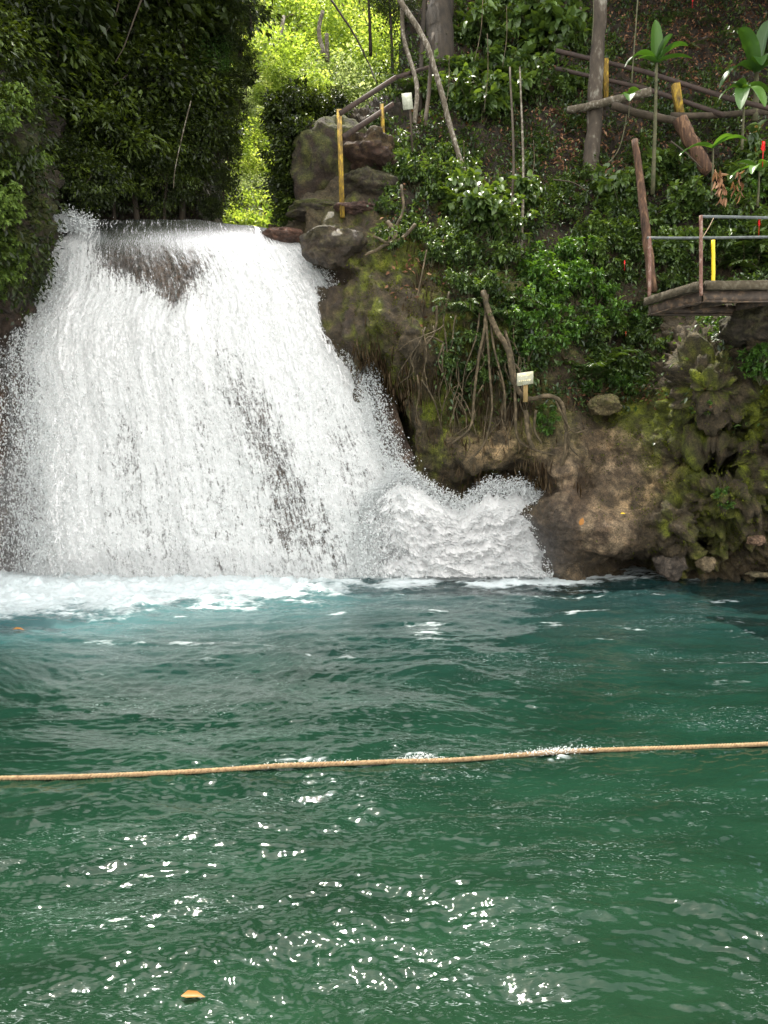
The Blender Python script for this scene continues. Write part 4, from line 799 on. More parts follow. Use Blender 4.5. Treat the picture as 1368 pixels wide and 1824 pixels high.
tag(mb.obj('leaf_litter', M_BROWN), 'brown dead leaves scattered over the right slope', kind='stuff')
# moss tufts and hanging root fibres
def moss_w(x, y): return np.clip((.8 * gauss(x, y, 1270, 850, 110, 130) + .5 * gauss(x, y, 1150, 760, 80, 50) + .8 * gauss(x, y, 710, 540, 90, 150) + .5 * gauss(x, y, 860, 740, 110, 70)), 0, 1) * sstep(-.2, .3, fbm(x / 40, y / 40, 0, 4, 403))
P, Nn, x, y = sample_surf(130000, moss_w, 600, 1450, 380, 1010, r_depth, r_disp); n = len(P); mb = MB()
add_leaves(mb, P, Nn + rnd(n, 3) * .5 + np.array([0, 0, -.2]), rnd(n, 3), .03 + .035 * rng.random(n), .012 + .012 * rng.random(n), np.clip(.45 + .3 * rnd(n), 0, 1), False)
m_moss = leaf_mat('moss_tuft', (.035, .04, .006), (.075, .09, .010), (.14, .17, .02), .9, .2, .1); tag(mb.obj('moss', m_moss), 'short green moss on the cliff and boulders', kind='stuff')
def fib_w(x, y): return np.clip(.9 * gauss(x, y, 700, 690, 36, 26) + .7 * gauss(x, y, 665, 640, 22, 30) + .25 * gauss(x, y, 860, 700, 90, 80) + .6 * gauss(x, y, 900, 850, 70, 10) + .3 * gauss(x, y, 760, 480, 30, 60) + .5 * gauss(x, y, 955, 830, 30, 16), 0, 1)
P, Nn, x, y = sample_surf(26000, fib_w, 600, 1050, 380, 880, r_depth, r_disp); n = len(P); mb = MB()
add_leaves(mb, P + Nn * .08, np.array([0, 0, -1.0]) + .12 * rnd(n, 3), Nn + .3 * rnd(n, 3), .14 + .22 * rng.random(n), .010, np.clip(.6 + .25 * rnd(n), 0, 1), False)
tag(mb.obj('root_fibres', leaf_mat('root_fibre', (.03, .02, .012), (.09, .06, .035), (.2, .15, .09), .9, .1, .1)), 'fine dry root fibres hanging from the wall', kind='stuff')
# ------------------------------------------------------------------ trunks, roots, vines
def pix_tube(name, pts, r0, r1, mat, label, cat, group=None, sides=9, k=6, knob=.12):
    """one tapering stem through points given as photo pixel and distance"""
    W_ = [at(*p) for p in pts]; base = W_[-1]; path = smooth_path([w_ - base for w_ in W_], k); n = len(path)
    rad = np.linspace(r0, r1, n) * (1 + knob * noise(np.arange(n) * .7 + pts[0][0], 0, 0, 9)); mb = MB(); add_tube(mb, path + rnd(n, 3) * r0 * .08, rad, sides)
    if name == 'tree_trunk':
        o = empty('tree', base); mb.obj('trunk', mat, o, True)
    else:
        o = mb.obj(name, mat, None, True); o.location = Vector(base.tolist())
    return tag(o, label, cat, group)
pix_tube('tree_trunk', [(690, -60, 19.5), (712, 0, 19), (760, 80, 18.6), (795, 200, 18.0), (815, 270, 17.6), (835, 335, 17.2)], .075, .055, M_BARK_PALE, 'slender pale trunk leaning diagonally down to the right across the slope', 'tree')
pix_tube('tree_trunk', [(1074, -60, 19.5), (1070, 0, 19.3), (1062, 130, 19), (1057, 240, 18.6), (1050, 330, 18.2)], .15, .20, solid_mat('blotched_bark', (.018, .014, .009), (.05, .038, .026), 4, .9, .8, (1, 1, .4), c3=(.16, .15, .12)), 'straight dark trunk with pale lichen blotches standing at the upper right', 'tree', sides=12)
pix_tube('tree_trunk', [(790, -60, 21.6), (785, 0, 21.4), (782, 120, 20.5), (775, 230, 19.8)], .34, .40, M_BARK_DARK, 'thick dark trunk in the shade behind the pale leaning trunk', 'tree', sides=14)
pix_tube('tree_trunk', [(716, -60, 19.2), (718, 60, 19), (742, 150, 18.4), (738, 220, 18)], .05, .055, M_BARK_PALE, 'thin upright trunk just right of the white board', 'tree')
pix_tube('tree_trunk', [(772, 60, 18.8), (765, 150, 18.5), (757, 225, 18)], .045, .05, M_BARK, 'thin mossy trunk between the white board and the leaning trunk', 'tree')
pix_tube('tree_trunk', [(760, -60, 20.2), (752, 60, 20), (748, 200, 19)], .05, .06, M_BARK_DARK, 'thin dark trunk hidden behind the two pale thin trunks', 'tree')
pix_tube('tree_trunk', [(908, 120, 18.2), (915, 280, 17.2), (910, 400, 16.6)], .022, .034, M_BARK, 'thin brown stem under the blue green shrub right of the leaning trunk', 'tree')
pix_tube('tree_trunk', [(926, 120, 18.2), (932, 300, 17.1), (928, 460, 16.0)], .02, .035, M_BARK_PALE, 'pale stem with lichen rising under the blue green shrub', 'tree')
pix_tube('tree_trunk', [(1036, -60, 22), (1034, 0, 22), (1032, 45, 21.6)], .045, .045, M_BARK_PALE, 'short length of spotted thin trunk left of the dark trunk top', 'tree')
pix_tube('tree_trunk', [(1005, -60, 22), (1003, 60, 21.8), (998, 110, 21)], .11, .12, M_BARK_DARK, 'dark trunk behind the shrubs left of the blotched trunk', 'tree')
for pts, l in [([(575, 20, 37), (568, 55, 37), (577, 100, 36.5)], 'pale trunk bent like an elbow in the sunlit forest'), ([(582, 60, 36), (583, 110, 36)], 'short pale trunk beside the bent one in the sunlit forest'), ([(593, 160, 33), (592, 185, 33)], 'pale stem low in the sunlit forest above the handrail'), ([(505, 30, 38), (498, 90, 37)], 'slim trunk at the left of the sunlit forest')]:
    pix_tube('tree_trunk', pts, .09, .11, M_BARK_PALE, l, 'tree')
pix_tube('branch', [(260, -20, 17), (240, 30, 17), (222, 80, 16.9), (205, 112, 16.8)], .02, .008, M_BARK, 'thin hanging branch in the dark left bank foliage', 'branch')
pix_tube('branch', [(215, -10, 17.5), (203, 35, 17.5), (180, 65, 17.4), (168, 72, 17.3)], .016, .007, M_BARK, 'short curved twig left of the hanging branch in the left bank', 'branch')
pix_tube('branch', [(340, 180, 18.2), (325, 240, 18), (312, 300, 17.9), (309, 335, 17.8)], .014, .008, M_BARK_PALE, 'pale thin stem in front of the left bank foliage', 'branch')
pix_tube('branch', [(590, 0, 20), (630, 60, 20), (655, 110, 20), (672, 150, 19.5)], .03, .015, M_BARK_DARK, 'dark branch crossing the bright gap above the handrail', 'branch')
pix_tube('vine', [(1140, -60, 18.6), (1136, 0, 18.5), (1130, 80, 18.4), (1125, 148, 18.3)], .018, .015, M_STEM, 'straight hanging vine right of the dark trunk', 'vine')
pix_tube('vine', [(1118, 190, 18), (1112, 230, 17.9), (1100, 270, 17.8), (1072, 302, 17.6)], .014, .010, M_STEM, 'curved vine hanging below two heart shaped leaves', 'vine')
pix_tube('vine', [(1057, -60, 19), (1057, 30, 18.9), (1054, 80, 18.8)], .012, .010, M_STEM, 'thin vine running down the left side of the dark trunk', 'vine')
for i, (x0, y0, x1, y1, d) in enumerate([(860, 0, 845, 110, 19), (902, 10, 895, 120, 18.8), (868, 60, 862, 200, 18.3), (800, 100, 790, 210, 18), (950, 250, 945, 330, 17), (826, 250, 818, 330, 17)]):
    pix_tube('vine', [(x0, y0, d), ((x0 + x1) / 2 + 4, (y0 + y1) / 2, d), (x1, y1, d - .2)], .009, .007, M_ROOT, 'thin dry vine dangling through the shrubs near the leaning trunk', 'vine', 'dry vines near the leaning trunk', 5)
# roots on the wall
RT = [([(860, 520, 14.75), (878, 575, 14.5), (905, 625, 14.3), (915, 680, 14.25), (940, 710, 14.15), (975, 705, 14.1), (1000, 718, 14.1), (1008, 760, 14.1), (1012, 790, 14.1), (1000, 838, 14.0)], .058, .03, 'thick S curved root looping under the small white sign'),
 ([(868, 525, 14.8), (862, 590, 14.5), (852, 640, 14.45), (845, 700, 14.4), (838, 760, 14.3), (805, 790, 14.3)], .032, .022, 'long straight root hanging down the wall left of the sign'),
 ([(864, 540, 14.75), (868, 600, 14.45), (872, 660, 14.4), (876, 730, 14.3), (862, 790, 14.3), (830, 825, 14.3)], .025, .018, 'root swinging back left down the wall below the ferns'),
 ([(872, 550, 14.7), (880, 620, 14.4), (898, 690, 14.3), (900, 750, 14.3)], .024, .016, 'short tan root ending in mid air left of the sign'),
 ([(900, 590, 14.6), (915, 650, 14.3), (918, 720, 14.2), (922, 780, 14.2), (950, 800, 14.2), (990, 812, 14.1)], .032, .022, 'root dropping behind the S curved root then bending right'),
 ([(937, 730, 14.1), (940, 770, 14.1), (950, 800, 14.1)], .045, .04, 'stubby dark root below the sign post'),
 ([(955, 730, 14.1), (952, 765, 14.1), (965, 790, 14.05)], .028, .02, 'greenish root right of the stubby dark root'),
 ([(990, 715, 14.1), (1005, 745, 14.05), (1022, 770, 14.0), (1048, 765, 13.95)], .022, .010, 'thin forked root reaching right from the big loop'),
 ([(1008, 780, 14.0), (1018, 800, 13.95), (1030, 812, 13.9)], .018, .010, 'reddish root tip at the foot of the big loop'),
 ([(1008, 770, 14.0), (1005, 810, 13.95), (998, 830, 13.95)], .03, .02, 'brown root leg at the foot of the big loop'),
 ([(818, 700, 14.5), (835, 730, 14.4), (850, 780, 14.35)], .016, .010, 'fine forked root on the mossy wall'),
 ([(818, 700, 14.5), (808, 735, 14.45), (800, 760, 14.4)], .014, .009, 'fine left hand root of the fork on the mossy wall'),
 ([(778, 545, 14.7), (775, 590, 14.65), (752, 620, 14.6), (745, 645, 14.6)], .025, .014, 'mossy root curling on the upper wall'),
 ([(790, 610, 14.6), (765, 600, 14.55), (750, 618, 14.55)], .022, .012, 'little hooked root on the upper wall'),
 ([(800, 520, 14.9), (790, 570, 14.7), (795, 600, 14.6)], .02, .013, 'thin upright root left of the ferns'),
 ([(690, 395, 15.5), (705, 420, 15.4), (680, 440, 15.3), (650, 455, 15.3)], .05, .03, 'mossy root crawling left over the ledge by the crest boulder'),
 ([(740, 400, 15.5), (715, 425, 15.35), (690, 432, 15.3), (665, 420, 15.4)], .04, .025, 'forked mossy root beside the crest boulder'),
 ([(715, 330, 15.7), (718, 375, 15.5), (700, 410, 15.4), (690, 430, 15.3)], .03, .02, 'root dropping to the ledge below the board'),
 ([(760, 445, 15.2), (745, 520, 15.0), (735, 560, 14.9)], .018, .010, 'thin reddish dead root hanging on the mossy wall'),
 ([(1010, 770, 14.0), (1030, 762, 13.95), (1045, 778, 13.9)], .012, .006, 'bare twig crossing the hollow right of the roots'),
 ([(905, 640, 14.35), (925, 660, 14.3), (930, 700, 14.25)], .03, .022, 'second root twisting beside the top of the big loop'),
 ([(856, 540, 14.8), (848, 600, 14.5), (828, 660, 14.45), (822, 720, 14.4)], .018, .01, 'outermost left root of the bundle below the ferns')]
for i in range(34):
    x = 745 + 215 * rng.random(); y = 560 + 150 * rng.random(); ln = 50 + 110 * rng.random(); dx = 30 * rnd(); q = []
    for t in np.linspace(0, 1, 5): xx = x + dx * t + 7 * rnd(); yy = y + ln * t; q.append((xx, yy, float(r_depth(np.array(xx), np.array(yy))) - .18 - .12 * rng.random()))
    pix_tube('tree_root', q, .010 + .012 * rng.random(), .005, M_ROOT, 'thin brown root among many hanging down the rooty wall below the ferns', 'root', 'thin roots on the rooty wall', 5, 4, .3)
for p, a, b, l in RT: pix_tube('tree_root', p, a, b, M_ROOT, l, 'root', 'roots on the right wall', 7, 6, .25)
# broken stump, split log, fallen logs
pix_tube('broken_stump', [(1131, 250, 16.4), (1140, 320, 16.2), (1150, 400, 15.9), (1162, 520, 15.6)], .07, .10, M_SPLIT, 'tall splintered reddish brown stump left of the platform', 'stump', sides=7, knob=.15)
pix_tube('split_log', [(1212, 215, 17.6), (1230, 250, 17.4), (1262, 305, 17.2)], .17, .15, M_SPLIT, 'short thick split log leaning on the slope above the platform', 'log', sides=8, knob=.12)
pix_tube('fallen_log', [(1010, 198, 18.8), (1080, 182, 18.4), (1160, 162, 18.2)], .09, .10, M_BARK_PALE, 'pale fallen log passing behind the dark trunk', 'log')
pix_tube('fallen_log', [(1090, 188, 18.1), (1150, 205, 17.8), (1215, 216, 17.6)], .09, .08, M_BARK, 'brown fallen log ending at the lower yellow post on the slope', 'log')
pix_tube('fallen_log', [(1195, 205, 18.2), (1280, 205, 18.2), (1400, 195, 18.2)], .07, .07, M_BARK, 'fallen log lying right of the lower yellow post', 'log')
pix_tube('branch', [(1195, 252, 17), (1225, 275, 16.8), (1250, 300, 16.6)], .02, .01, M_BARK, 'dead stick leaning against the split log', 'branch')
pix_tube('branch', [(985, 320, 16.9), (1020, 325, 16.8), (1045, 340, 16.7)], .015, .008, M_BARK, 'dead stick on the soil below the dark trunk', 'branch')
# banana and big leaved plants
def blade(mb, base, d, L, W, droop, tint, nseg=12):
    base = np.array(base, float); d = norm(np.array(d, float)); t = np.linspace(0, 1, nseg); path = base + d * (L * t)[:, None] + np.array([0, 0, -1]) * (droop * L * t ** 2.2)[:, None]
    T = norm(np.gradient(path, axis=0)); S = norm(np.cross(T, [0, 0, 1.0]) + 1e-6); H = np.cross(S, T); w = W * np.sin(PI * np.clip(.06 + .93 * t, 0, 1)) ** .55 * .5
    rip = 1 + .10 * noise(t * 14 + base[0] * 5, 0, 0, 3)
    rows = [path + S * (w * k * rip)[:, None] + H * (abs(k) * w * .35)[:, None] for k in (-1, -.5, 0, .5, 1)]
    V = np.stack(rows, 1); mb.add(V.reshape(-1, 3), grid_faces(nseg, 5), tint=np.clip(tint + .08 * noise(np.repeat(t, 5) * 20, 0, 0, 8), 0, 1))
def big_plant(name, base, leaves, label, cat, stem_h=.4, stem_r=.04, mat='banana'):
    root = empty(name, at(*base)); mb = MB(); sb = MB(); add_tube(sb, smooth_path([(0, 0, -.2), (.01, 0, stem_h * .5), (0, 0, stem_h)], 4), np.linspace(stem_r, stem_r * .6, 9), 8); sb.obj('stem', M_STEM, root, True)
    for (dx, dy, dz, L, W, dr, ti) in leaves:
        lb = MB(); blade(lb, (0, 0, stem_h), (dx, dy, dz), L, W, dr, ti); lb.obj('leaf', ML[mat], root, True)
    return tag(root, label, cat)
big_plant('banana_plant', (1163, 330, 17.0), [(-.1, -.1, 1, .95, .28, .1, .6), (.75, -.3, .9, .95, .26, .5, .45), (-.9, -.3, .7, 1.0, .24, .8, .3), (.9, -.5, .25, .75, .2, .35, .6), (-.8, -.6, .1, .75, .18, .3, .4), (.3, .6, .9, .8, .24, .5, .3), (.35, -.3, 1, .8, .25, .3, .2)], 'young banana plant with long paddle leaves on a tall thin stem near the broken stump', 'banana plant', 2.6, .05)
big_plant('banana_plant', (1345, 200, 18.2), [(-.5, -.3, 1.1, 1.5, .38, .35, .6), (.1, -.2, 1.2, 1.5, .4, .3, .4), (.8, -.3, .8, 1.5, .36, .6, .35), (-.9, -.4, .5, 1.3, .30, .9, .3), (-.25, -.7, .5, 1.1, .34, .8, .5), (.3, -.8, .3, 1.1, .3, .9, .3)], 'large banana plant with broad leaves at the top right corner', 'banana plant', .9, .08)
big_plant('broadleaf_plant', (1322, 250, 16.4), [(-.35, -.6, -.1, .62, .30, .9, .45), (.12, -.6, -.05, .66, .30, .9, .75), (.8, -.2, .4, .6, .24, .8, .2), (-.9, -.1, .4, .6, .22, .8, .2), (0, .4, .7, .5, .22, .5, .1), (-.5, -.4, .5, .5, .2, .6, .1)], 'plant with two big hanging oval leaves below the corner banana plant', 'plant', 1.05, .03, 'fresh')
big_plant('broadleaf_plant', (1268, 330, 16.0), [(-.9, -.3, .2, .85, .2, .5, .4), (.9, -.3, .7, .8, .2, .5, .5), (.4, -.5, .6, .6, .18, .5, .6)], 'plant with a long torn leaf sweeping left above the railing', 'plant', .75, .025, 'fresh')
big_plant('broadleaf_plant', (1350, 350, 15.6), [(-.9, -.3, .3, .75, .17, .6, .7), (-.5, -.6, .4, .6, .2, .8, .8), (.6, -.6, .4, .7, .2, .6, .7), (0, -.7, .6, .6, .2, .7, .9), (-.8, .1, .8, .7, .17, .5, .5)], 'pale green ginger plant at the right edge under the red flower', 'plant', .5, .025, 'fresh')
big_plant('vine_leaf_plant', (1120, 195, 17.6), [(.5, -.5, .6, .34, .26, .6, .6), (-.2, -.7, .1, .34, .26, .9, .5), (-.9, -.3, .3, .26, .14, .4, .5)], 'climber with big heart shaped leaves left of the banana plant stem', 'climber', .3, .01, 'fresh')
for x, y, D, dl in [(1288, 330, 15.7, .35), (1278, 300, 15.8, .30), (1315, 300, 15.9, .55)]:
    mb = MB(); k = 14; P = at(x, y, D) + np.stack([rnd(k) * .05, rnd(k) * .03, -rng.random(k) * dl], -1); b = P[0].copy(); add_leaves(mb, P - b, np.array([0, 0, -1]) + .3 * rnd(k, 3), rnd(k, 3), .2, .05, .3 + .6 * rng.random(k)); o = mb.obj('dead_leaf', M_BROWN, None, True); o.location = Vector(b.tolist()); tag(o, 'withered brown leaf hanging below the torn green leaf above the railing', 'dead leaf', 'withered hanging leaves')
for x, y, D, s, l in [(1355, 268, 15.5, 1.2, 'red ginger flower at the right edge above the pale leaves'), (1348, 400, 15.4, .75, 'small red flower between the two rails at the right edge'), (1110, 468, 15.6, .5, 'small red flower in the shrubs left of the railing'), (1112, 590, 14.9, .22, 'faint reddish bud in the shrubs below the platform'), (1231, 3, 22, .7, 'tiny red flower at the top of the litter slope')]:
    mb = MB(); k = 26; t = np.linspace(0, 1, k); a = t * 40; h_ = .16 * s; P = np.stack([np.cos(a) * .012 * s, np.sin(a) * .012 * s, t * h_], -1); Dr = np.stack([np.cos(a), np.sin(a), 1.4 + 0 * a], -1); add_leaves(mb, P, Dr, np.array([0, 0, 1]) + .1 * rnd(k, 3), .05 * s * (1.1 - .6 * t), .025 * s, .3 + .5 * rng.random(k)); add_tube(mb, [(0, 0, -.25 * s), (0, 0, h_)], .006 * s, 5); o = mb.obj('red_flower', M_RED, None, True); o.location = v3(x, y, D) - Vector((0, .1, .06)); tag(o, l, 'flower')

# ------------------------------------------------------------------ handrails
def rail_set(name, label, posts, rails, pw, rh, group=None):
    root = empty(name, at(*posts[0][1])); b = np.array(root.location)
    for (t, f, w_) in posts:
        mb = MB(); add_beam(mb, at(*f) - b, at(*t) - b, w_, w_, up=(0, 1, 0)); mb.obj('post', M_YEL, root)
    for (p, q, hh) in rails:
        mb = MB(); add_beam(mb, at(*p) - b, at(*q) - b, .045, hh); mb.obj('rail', M_RAILW, root)
    return tag(root, label, 'handrail', group)
rail_set('handrail', 'sloping handrail with two yellow posts and dark rails beside the waterfall crest', [((604, 196, 16.2), (610, 388, 16.2), .10), ((680, 186, 17.6), (684, 268, 17.6), .085)],
  [((606, 202, 16.12), (705, 138, 18.2), .10), ((612, 244, 16.14), (700, 186, 18.1), .11), ((705, 138, 18.2), (770, 118, 19.4), .09)], .1, .1)
rail_set('handrail', 'long red brown handrail with yellow posts climbing the upper right slope', [((1079, 105, 19.6), (1079, 176, 19.6), .11), ((1203, 150, 18.4), (1212, 212, 18.4), .16), ((1345, 225, 17.4), (1348, 280, 17.4), .08)],
  [((990, 90, 20.4), (1150, 128, 19.2), .10), ((1150, 128, 19.2), (1300, 176, 18.0), .10), ((1300, 176, 18.0), (1420, 205, 17.2), .10), ((990, 122, 20.3), (1150, 158, 19.1), .09), ((1150, 158, 19.1), (1290, 205, 18.0), .10)], .1, .1)
mb = MB(); b = at(684, 268, 17.0); root = empty('notice_board', at(735, 270, 17.0)); b = np.array(root.location)
add_beam(mb, at(730, 190, 17.0) - b, at(735, 270, 17.0) - b, .04, .04, up=(0, 1, 0)); mb.obj('post', M_BARK, root)
mb = MB(); add_beam(mb, at(724, 166, 16.95) - b, at(727, 195, 16.95) - b, .22, .02, up=(0, 1, 0)); mb.obj('board', M_SIGN, root); tag(root, 'blank white board on a thin post by the thin trunks', 'notice board')
# small sign with faded lettering
root = empty('warning_sign', at(936, 716, 14.0)); b = np.array(root.location)
mb = MB(); add_beam(mb, (0, 0, 0), at(936, 668, 14.0) - b, .085, .03, up=(0, 1, 0)); mb.obj('stake', solid_mat('tan_stake', (.2, .13, .05), (.34, .24, .1), 12, .8, .3, (1, 1, .2)), root)
c = [at(921, 665, 13.95) - b, at(950, 661, 13.95) - b, at(950, 683, 13.95) - b, at(921, 688, 13.95) - b]; V = c + [p + np.array([0, .02, 0]) for p in c]
mb = MB(); mb.add(V, np.array([[0, 1, 2, 3], [4, 7, 6, 5], [0, 4, 5, 1], [1, 5, 6, 2], [2, 6, 7, 3], [3, 7, 4, 0]])); pl = mb.obj('sign_plate', solid_mat('faded_sign_paint', (.28, .27, .17), (.42, .42, .33), 14, .6, .1), root)
mb = MB()
for (x, y, w_, h_) in [(929, 669.5, 2.2, 3.5), (932, 669, 1.2, 3), (935, 669, 2.6, 1.6), (939, 667.5, 2.4, 4), (942, 667, 2.4, 4), (925, 679, 2, 1.6), (928.5, 678.6, 2, 1.6), (932, 678, 2, 1.8), (935.5, 677.6, 2, 2), (939, 677, 2, 2), (943, 676.4, 4, 2.6)]:
    q = [at(x - w_ / 2, y - h_ / 2, 13.94), at(x + w_ / 2, y - h_ / 2, 13.94), at(x + w_ / 2, y + h_ / 2, 13.94), at(x - w_ / 2, y + h_ / 2, 13.94)]; mb.add([p - b for p in q], np.array([[0, 1, 2, 3]]))
mb.obj('lettering', M_SIGNW, pl); tag(root, 'small faded sign on a tan stake among the roots', 'sign')

# ------------------------------------------------------------------ diving platform
z0 = float(at(1248, 504, 11.5)[2]); xa = float(at(1250, 504, 11.5)[0]); ya = 11.5
yb = ya * (803 - 504) / (803 - 532) * 1.0; xb = float(at(1154, 532, yb)[0]); xr = 8.2
root = empty('diving_platform', (xr, ya + .7, z0)); b = np.array(root.location)
def prism(mb, poly, z1, z2):
    n = len(poly); V = [(x, y, z1) for x, y in poly] + [(x, y, z2) for x, y in poly]; mb.add(np.array(V) - b, *[np.array([list(range(n))[::-1]]), np.array([[n + i for i in range(n)]]), np.array([[i, (i + 1) % n, n + (i + 1) % n, n + i] for i in range(n)])])
mb = MB(); L1 = np.linspace(0, 1, 14); np_ = 13
for i in range(np_):   # planks running back to front
    x0 = xa + (xr - xa) * i / np_; x1 = xa + (xr - xa) * (i + 1) / np_ - .012; f = (xb - xa)
    prism(mb, [(x0, ya), (x1, ya), (x1 + f, yb), (x0 + f, yb)], z0 - .05 - .004 * (i % 3), z0 + .006 * noise(i * 1.7, 0, 0, 3) - .01)
mb.obj('deck', M_CONC, root)
def nbeam(name, p, q, w_, h_, mat):
    mb = MB(); P = np.array(p, float); Q = np.array(q, float); k = 24; t = np.linspace(0, 1, k)[:, None]; C = P + (Q - P) * t; dirv = norm(Q - P); s = norm(np.cross(dirv, [0, 0, 1.0])); ring = [(-.5, -.5), (0, -.5), (.5, -.5), (.5, 0), (.5, .5), (0, .5), (-.5, .5), (-.5, 0)]
    V = np.stack([C + s * (w_ * a) + np.array([0, 0, h_ * c_]) for a, c_ in ring], 1); V = V + rnd(*V.shape) * .004; V[..., 2] += noise(V[..., 0] * 4, V[..., 1] * 4, V[..., 2] * 4, 5) * .012
    i = np.arange(k - 1)[:, None] * 8; j = np.arange(8)[None]; mb.add(V.reshape(-1, 3) - b, np.stack([i + j, i + (j + 1) % 8, i + 8 + (j + 1) % 8, i + 8 + j], -1).reshape(-1, 4), np.array([list(range(8))[::-1]]), np.array([[(k - 1) * 8 + m_ for m_ in range(8)]]))
    return mb.obj(name, mat, root)
zt = z0 - .045
nbeam('edge_board', (xa + .03, ya - .045, zt), (xr, ya - .045, zt), .085, .125, M_CONC)
nbeam('edge_board', (xa - .035, ya - .03, zt), (xb - .035, yb, zt), .08, .125, M_CONC)
for (p, q) in [((xa + .04, ya + .02), (xr, ya + .02)), ((xb, yb - .06), (xr, yb - .06)), ((xa + .03, ya + .06), (xb + .03, yb - .1))]:
    zc = z0 - .195; w3 = nbeam('steel_channel', (p[0], p[1], zc), (q[0], q[1], zc), .02, .15, M_STEEL)
    nbeam('flange', (p[0] - .01, p[1] - .015, zc - .085), (q[0] - .01, q[1] - .015, zc - .085), .09, .018, M_STEEL)
for k in range(4):
    x = xa + .7 + k * .75; nbeam('cross_beam', (x, ya + .12, z0 - .16), (x + (xb - xa), yb - .12, z0 - .16), .07, .12, M_STEEL)
def post(px, py0, py1, D, r, mat, name='post'):
    mb = MB(); P = smooth_path([at(px, py0, D) - b, at(px, (py0 + py1) / 2, D) - b, at(px, py1, D) - b], 5); add_tube(mb, P + rnd(len(P), 3) * .002, r, 10); return mb.obj(name, mat, root, True)
post(1248.5, 384, 527, ya - .10, .026, M_POST); post(1157, 423, 531, yb - .03, .028, M_POST); post(1270.5, 428, 512, yb - .2, .030, M_YELB, 'yellow_post')
mb = MB(); add_tube(mb, smooth_path([at(1247, 386, ya - .1) - b, at(1300, 386.5, ya - .1) - b, at(1368, 388, ya - .1) - b, at(1560, 390, ya - .1) - b], 5), .022, 8); mb.obj('rail', M_PIPE, root, True)
mb = MB(); add_tube(mb, smooth_path([at(1153, 424, yb - .03) - b, at(1250, 424, yb - .05) - b, at(1368, 422.5, yb - .1) - b, at(1500, 422, yb - .1) - b], 5), .023, 8); mb.obj('rail', M_PIPE, root, True)
post(1540, 388, 520, ya - .1, .026, M_POST)
mb = MB(); add_tube(mb, smooth_path([at(1272, 386, ya - .11) - b, at(1262, 406, ya - .14) - b, at(1250, 425, ya - .13) - b], 4), .006, 5); mb.obj('cord', M_STRING, root)
tag(root, 'old diving platform with rusty posts, two dark rails and one bright yellow post', 'platform')

# ------------------------------------------------------------------ rope and floating leaves
rp = [(-260, 1392), (-60, 1388), (0, 1386.5), (120, 1384), (250, 1379), (400, 1371), (500, 1364), (600, 1360.5), (700, 1356.5), (800, 1354), (900, 1347), (1000, 1339), (1100, 1335), (1200, 1332), (1300, 1328), (1368, 1325), (1500, 1318), (1700, 1306)]
RW = []
for x, y in rp:
    z = .03 + (.028 if x < 450 or x > 1050 else -.008); s = 0
    b_ = (CY - y) / F; k = (z - CAMZ) / (b_ * CT - ST); RW.append([k * (x - CX) / F, k * (CT + b_ * ST), z])
path = smooth_path(RW, 40); ns = 12; n = len(path); seg = np.concatenate([[0], np.cumsum(np.linalg.norm(np.diff(path, axis=0), axis=1))]); q = np.linspace(0, seg[-1], 1500); path = np.stack([np.interp(q, seg, path[:, i]) for i in range(3)], -1)
zz = np.array([water_z(path[i, 0], path[i, 1]) for i in range(0, 1500, 10)]); zz = np.maximum(zz + .012, .012); zz = np.maximum(zz, np.convolve(np.pad(zz, 6, 'edge'), np.ones(13) / 13, 'valid')); zz = np.convolve(np.pad(zz, 2, 'edge'), np.ones(5) / 5, 'valid'); zz = np.interp(np.arange(1500), np.arange(0, 1500, 10), zz); kk = (zz - CAMZ) / (path[:, 2] - CAMZ); path = np.stack([path[:, 0] * kk, path[:, 1] * kk, zz], -1)
mb = MB()
for s in range(3):
    a = q / .045 * 2 * PI / 1.7 + s * 2 * PI / 3; T = norm(np.gradient(path, axis=0)); S = norm(np.cross(T, [0, 0, 1.0])); U = np.cross(S, T); add_tube(mb, path + S * (np.cos(a) * .0095)[:, None] + U * (np.sin(a) * .0095)[:, None], .0105, 6)
bloc = path[0].copy(); mb.V = [v_ - bloc.astype(np.float32) for v_ in mb.V]; o = mb.obj('rope', M_ROPE, None, True); o.location = Vector(bloc.tolist()); tag(o, 'long tan twisted rope stretched across the pool at the water surface', 'rope')
n = 2600; xq = np.concatenate([745 + rnd(500) * 22, 545 + rnd(1100) * 45, 990 + rnd(1000) * 36]); yy = np.interp(xq, [p[0] for p in rp], [p[1] for p in rp]) - np.abs(rnd(n)) * 3.0 + rnd(n) * 2.5 - 9 * gauss(xq, 0, 752, 0, 16, 1) * rng.random(n)
Pq = at(xq, yy, water_D(np.interp(xq, [p[0] for p in rp], [p[1] for p in rp])) - .02 + rnd(n) * .05); b0 = Pq[0].copy(); o = drops('rope_splash', Pq - b0, rnd(n, 3), .0015 + .0035 * rng.random(n) ** 2, None); o.location = Vector(b0.tolist()); tag(o, 'small white splashes where the current hits the rope')
def leaf_obj(px, py, D, L, W, mat, label, dirv=(1, 0, .1), up=(0, -.3, 1)):
    mb = MB(); add_leaves(mb, [(0, 0, 0)], [dirv], [up], L, W, .5); o = mb.obj('floating_leaf' if py > 1040 else 'fallen_leaf', mat, None, True); o.location = v3(px, py, D); return tag(o, label, 'leaf')
for (px, py, L, W, mt, l) in [(322, 1774, .11, .035, M_ORANGE, 'brown leaf floating in the near pool at the bottom left'), (22, 1124, .17, .05, M_ORANGE, 'orange leaf floating near the foam at the left edge')]:
    D_ = float(water_D(py)); P = at(px, py, D_); o = leaf_obj(px, py, D_, L, W, mt, l); o.location.z = max(water_z(P[0], P[1]), water_z(P[0] + .1, P[1])) + .012
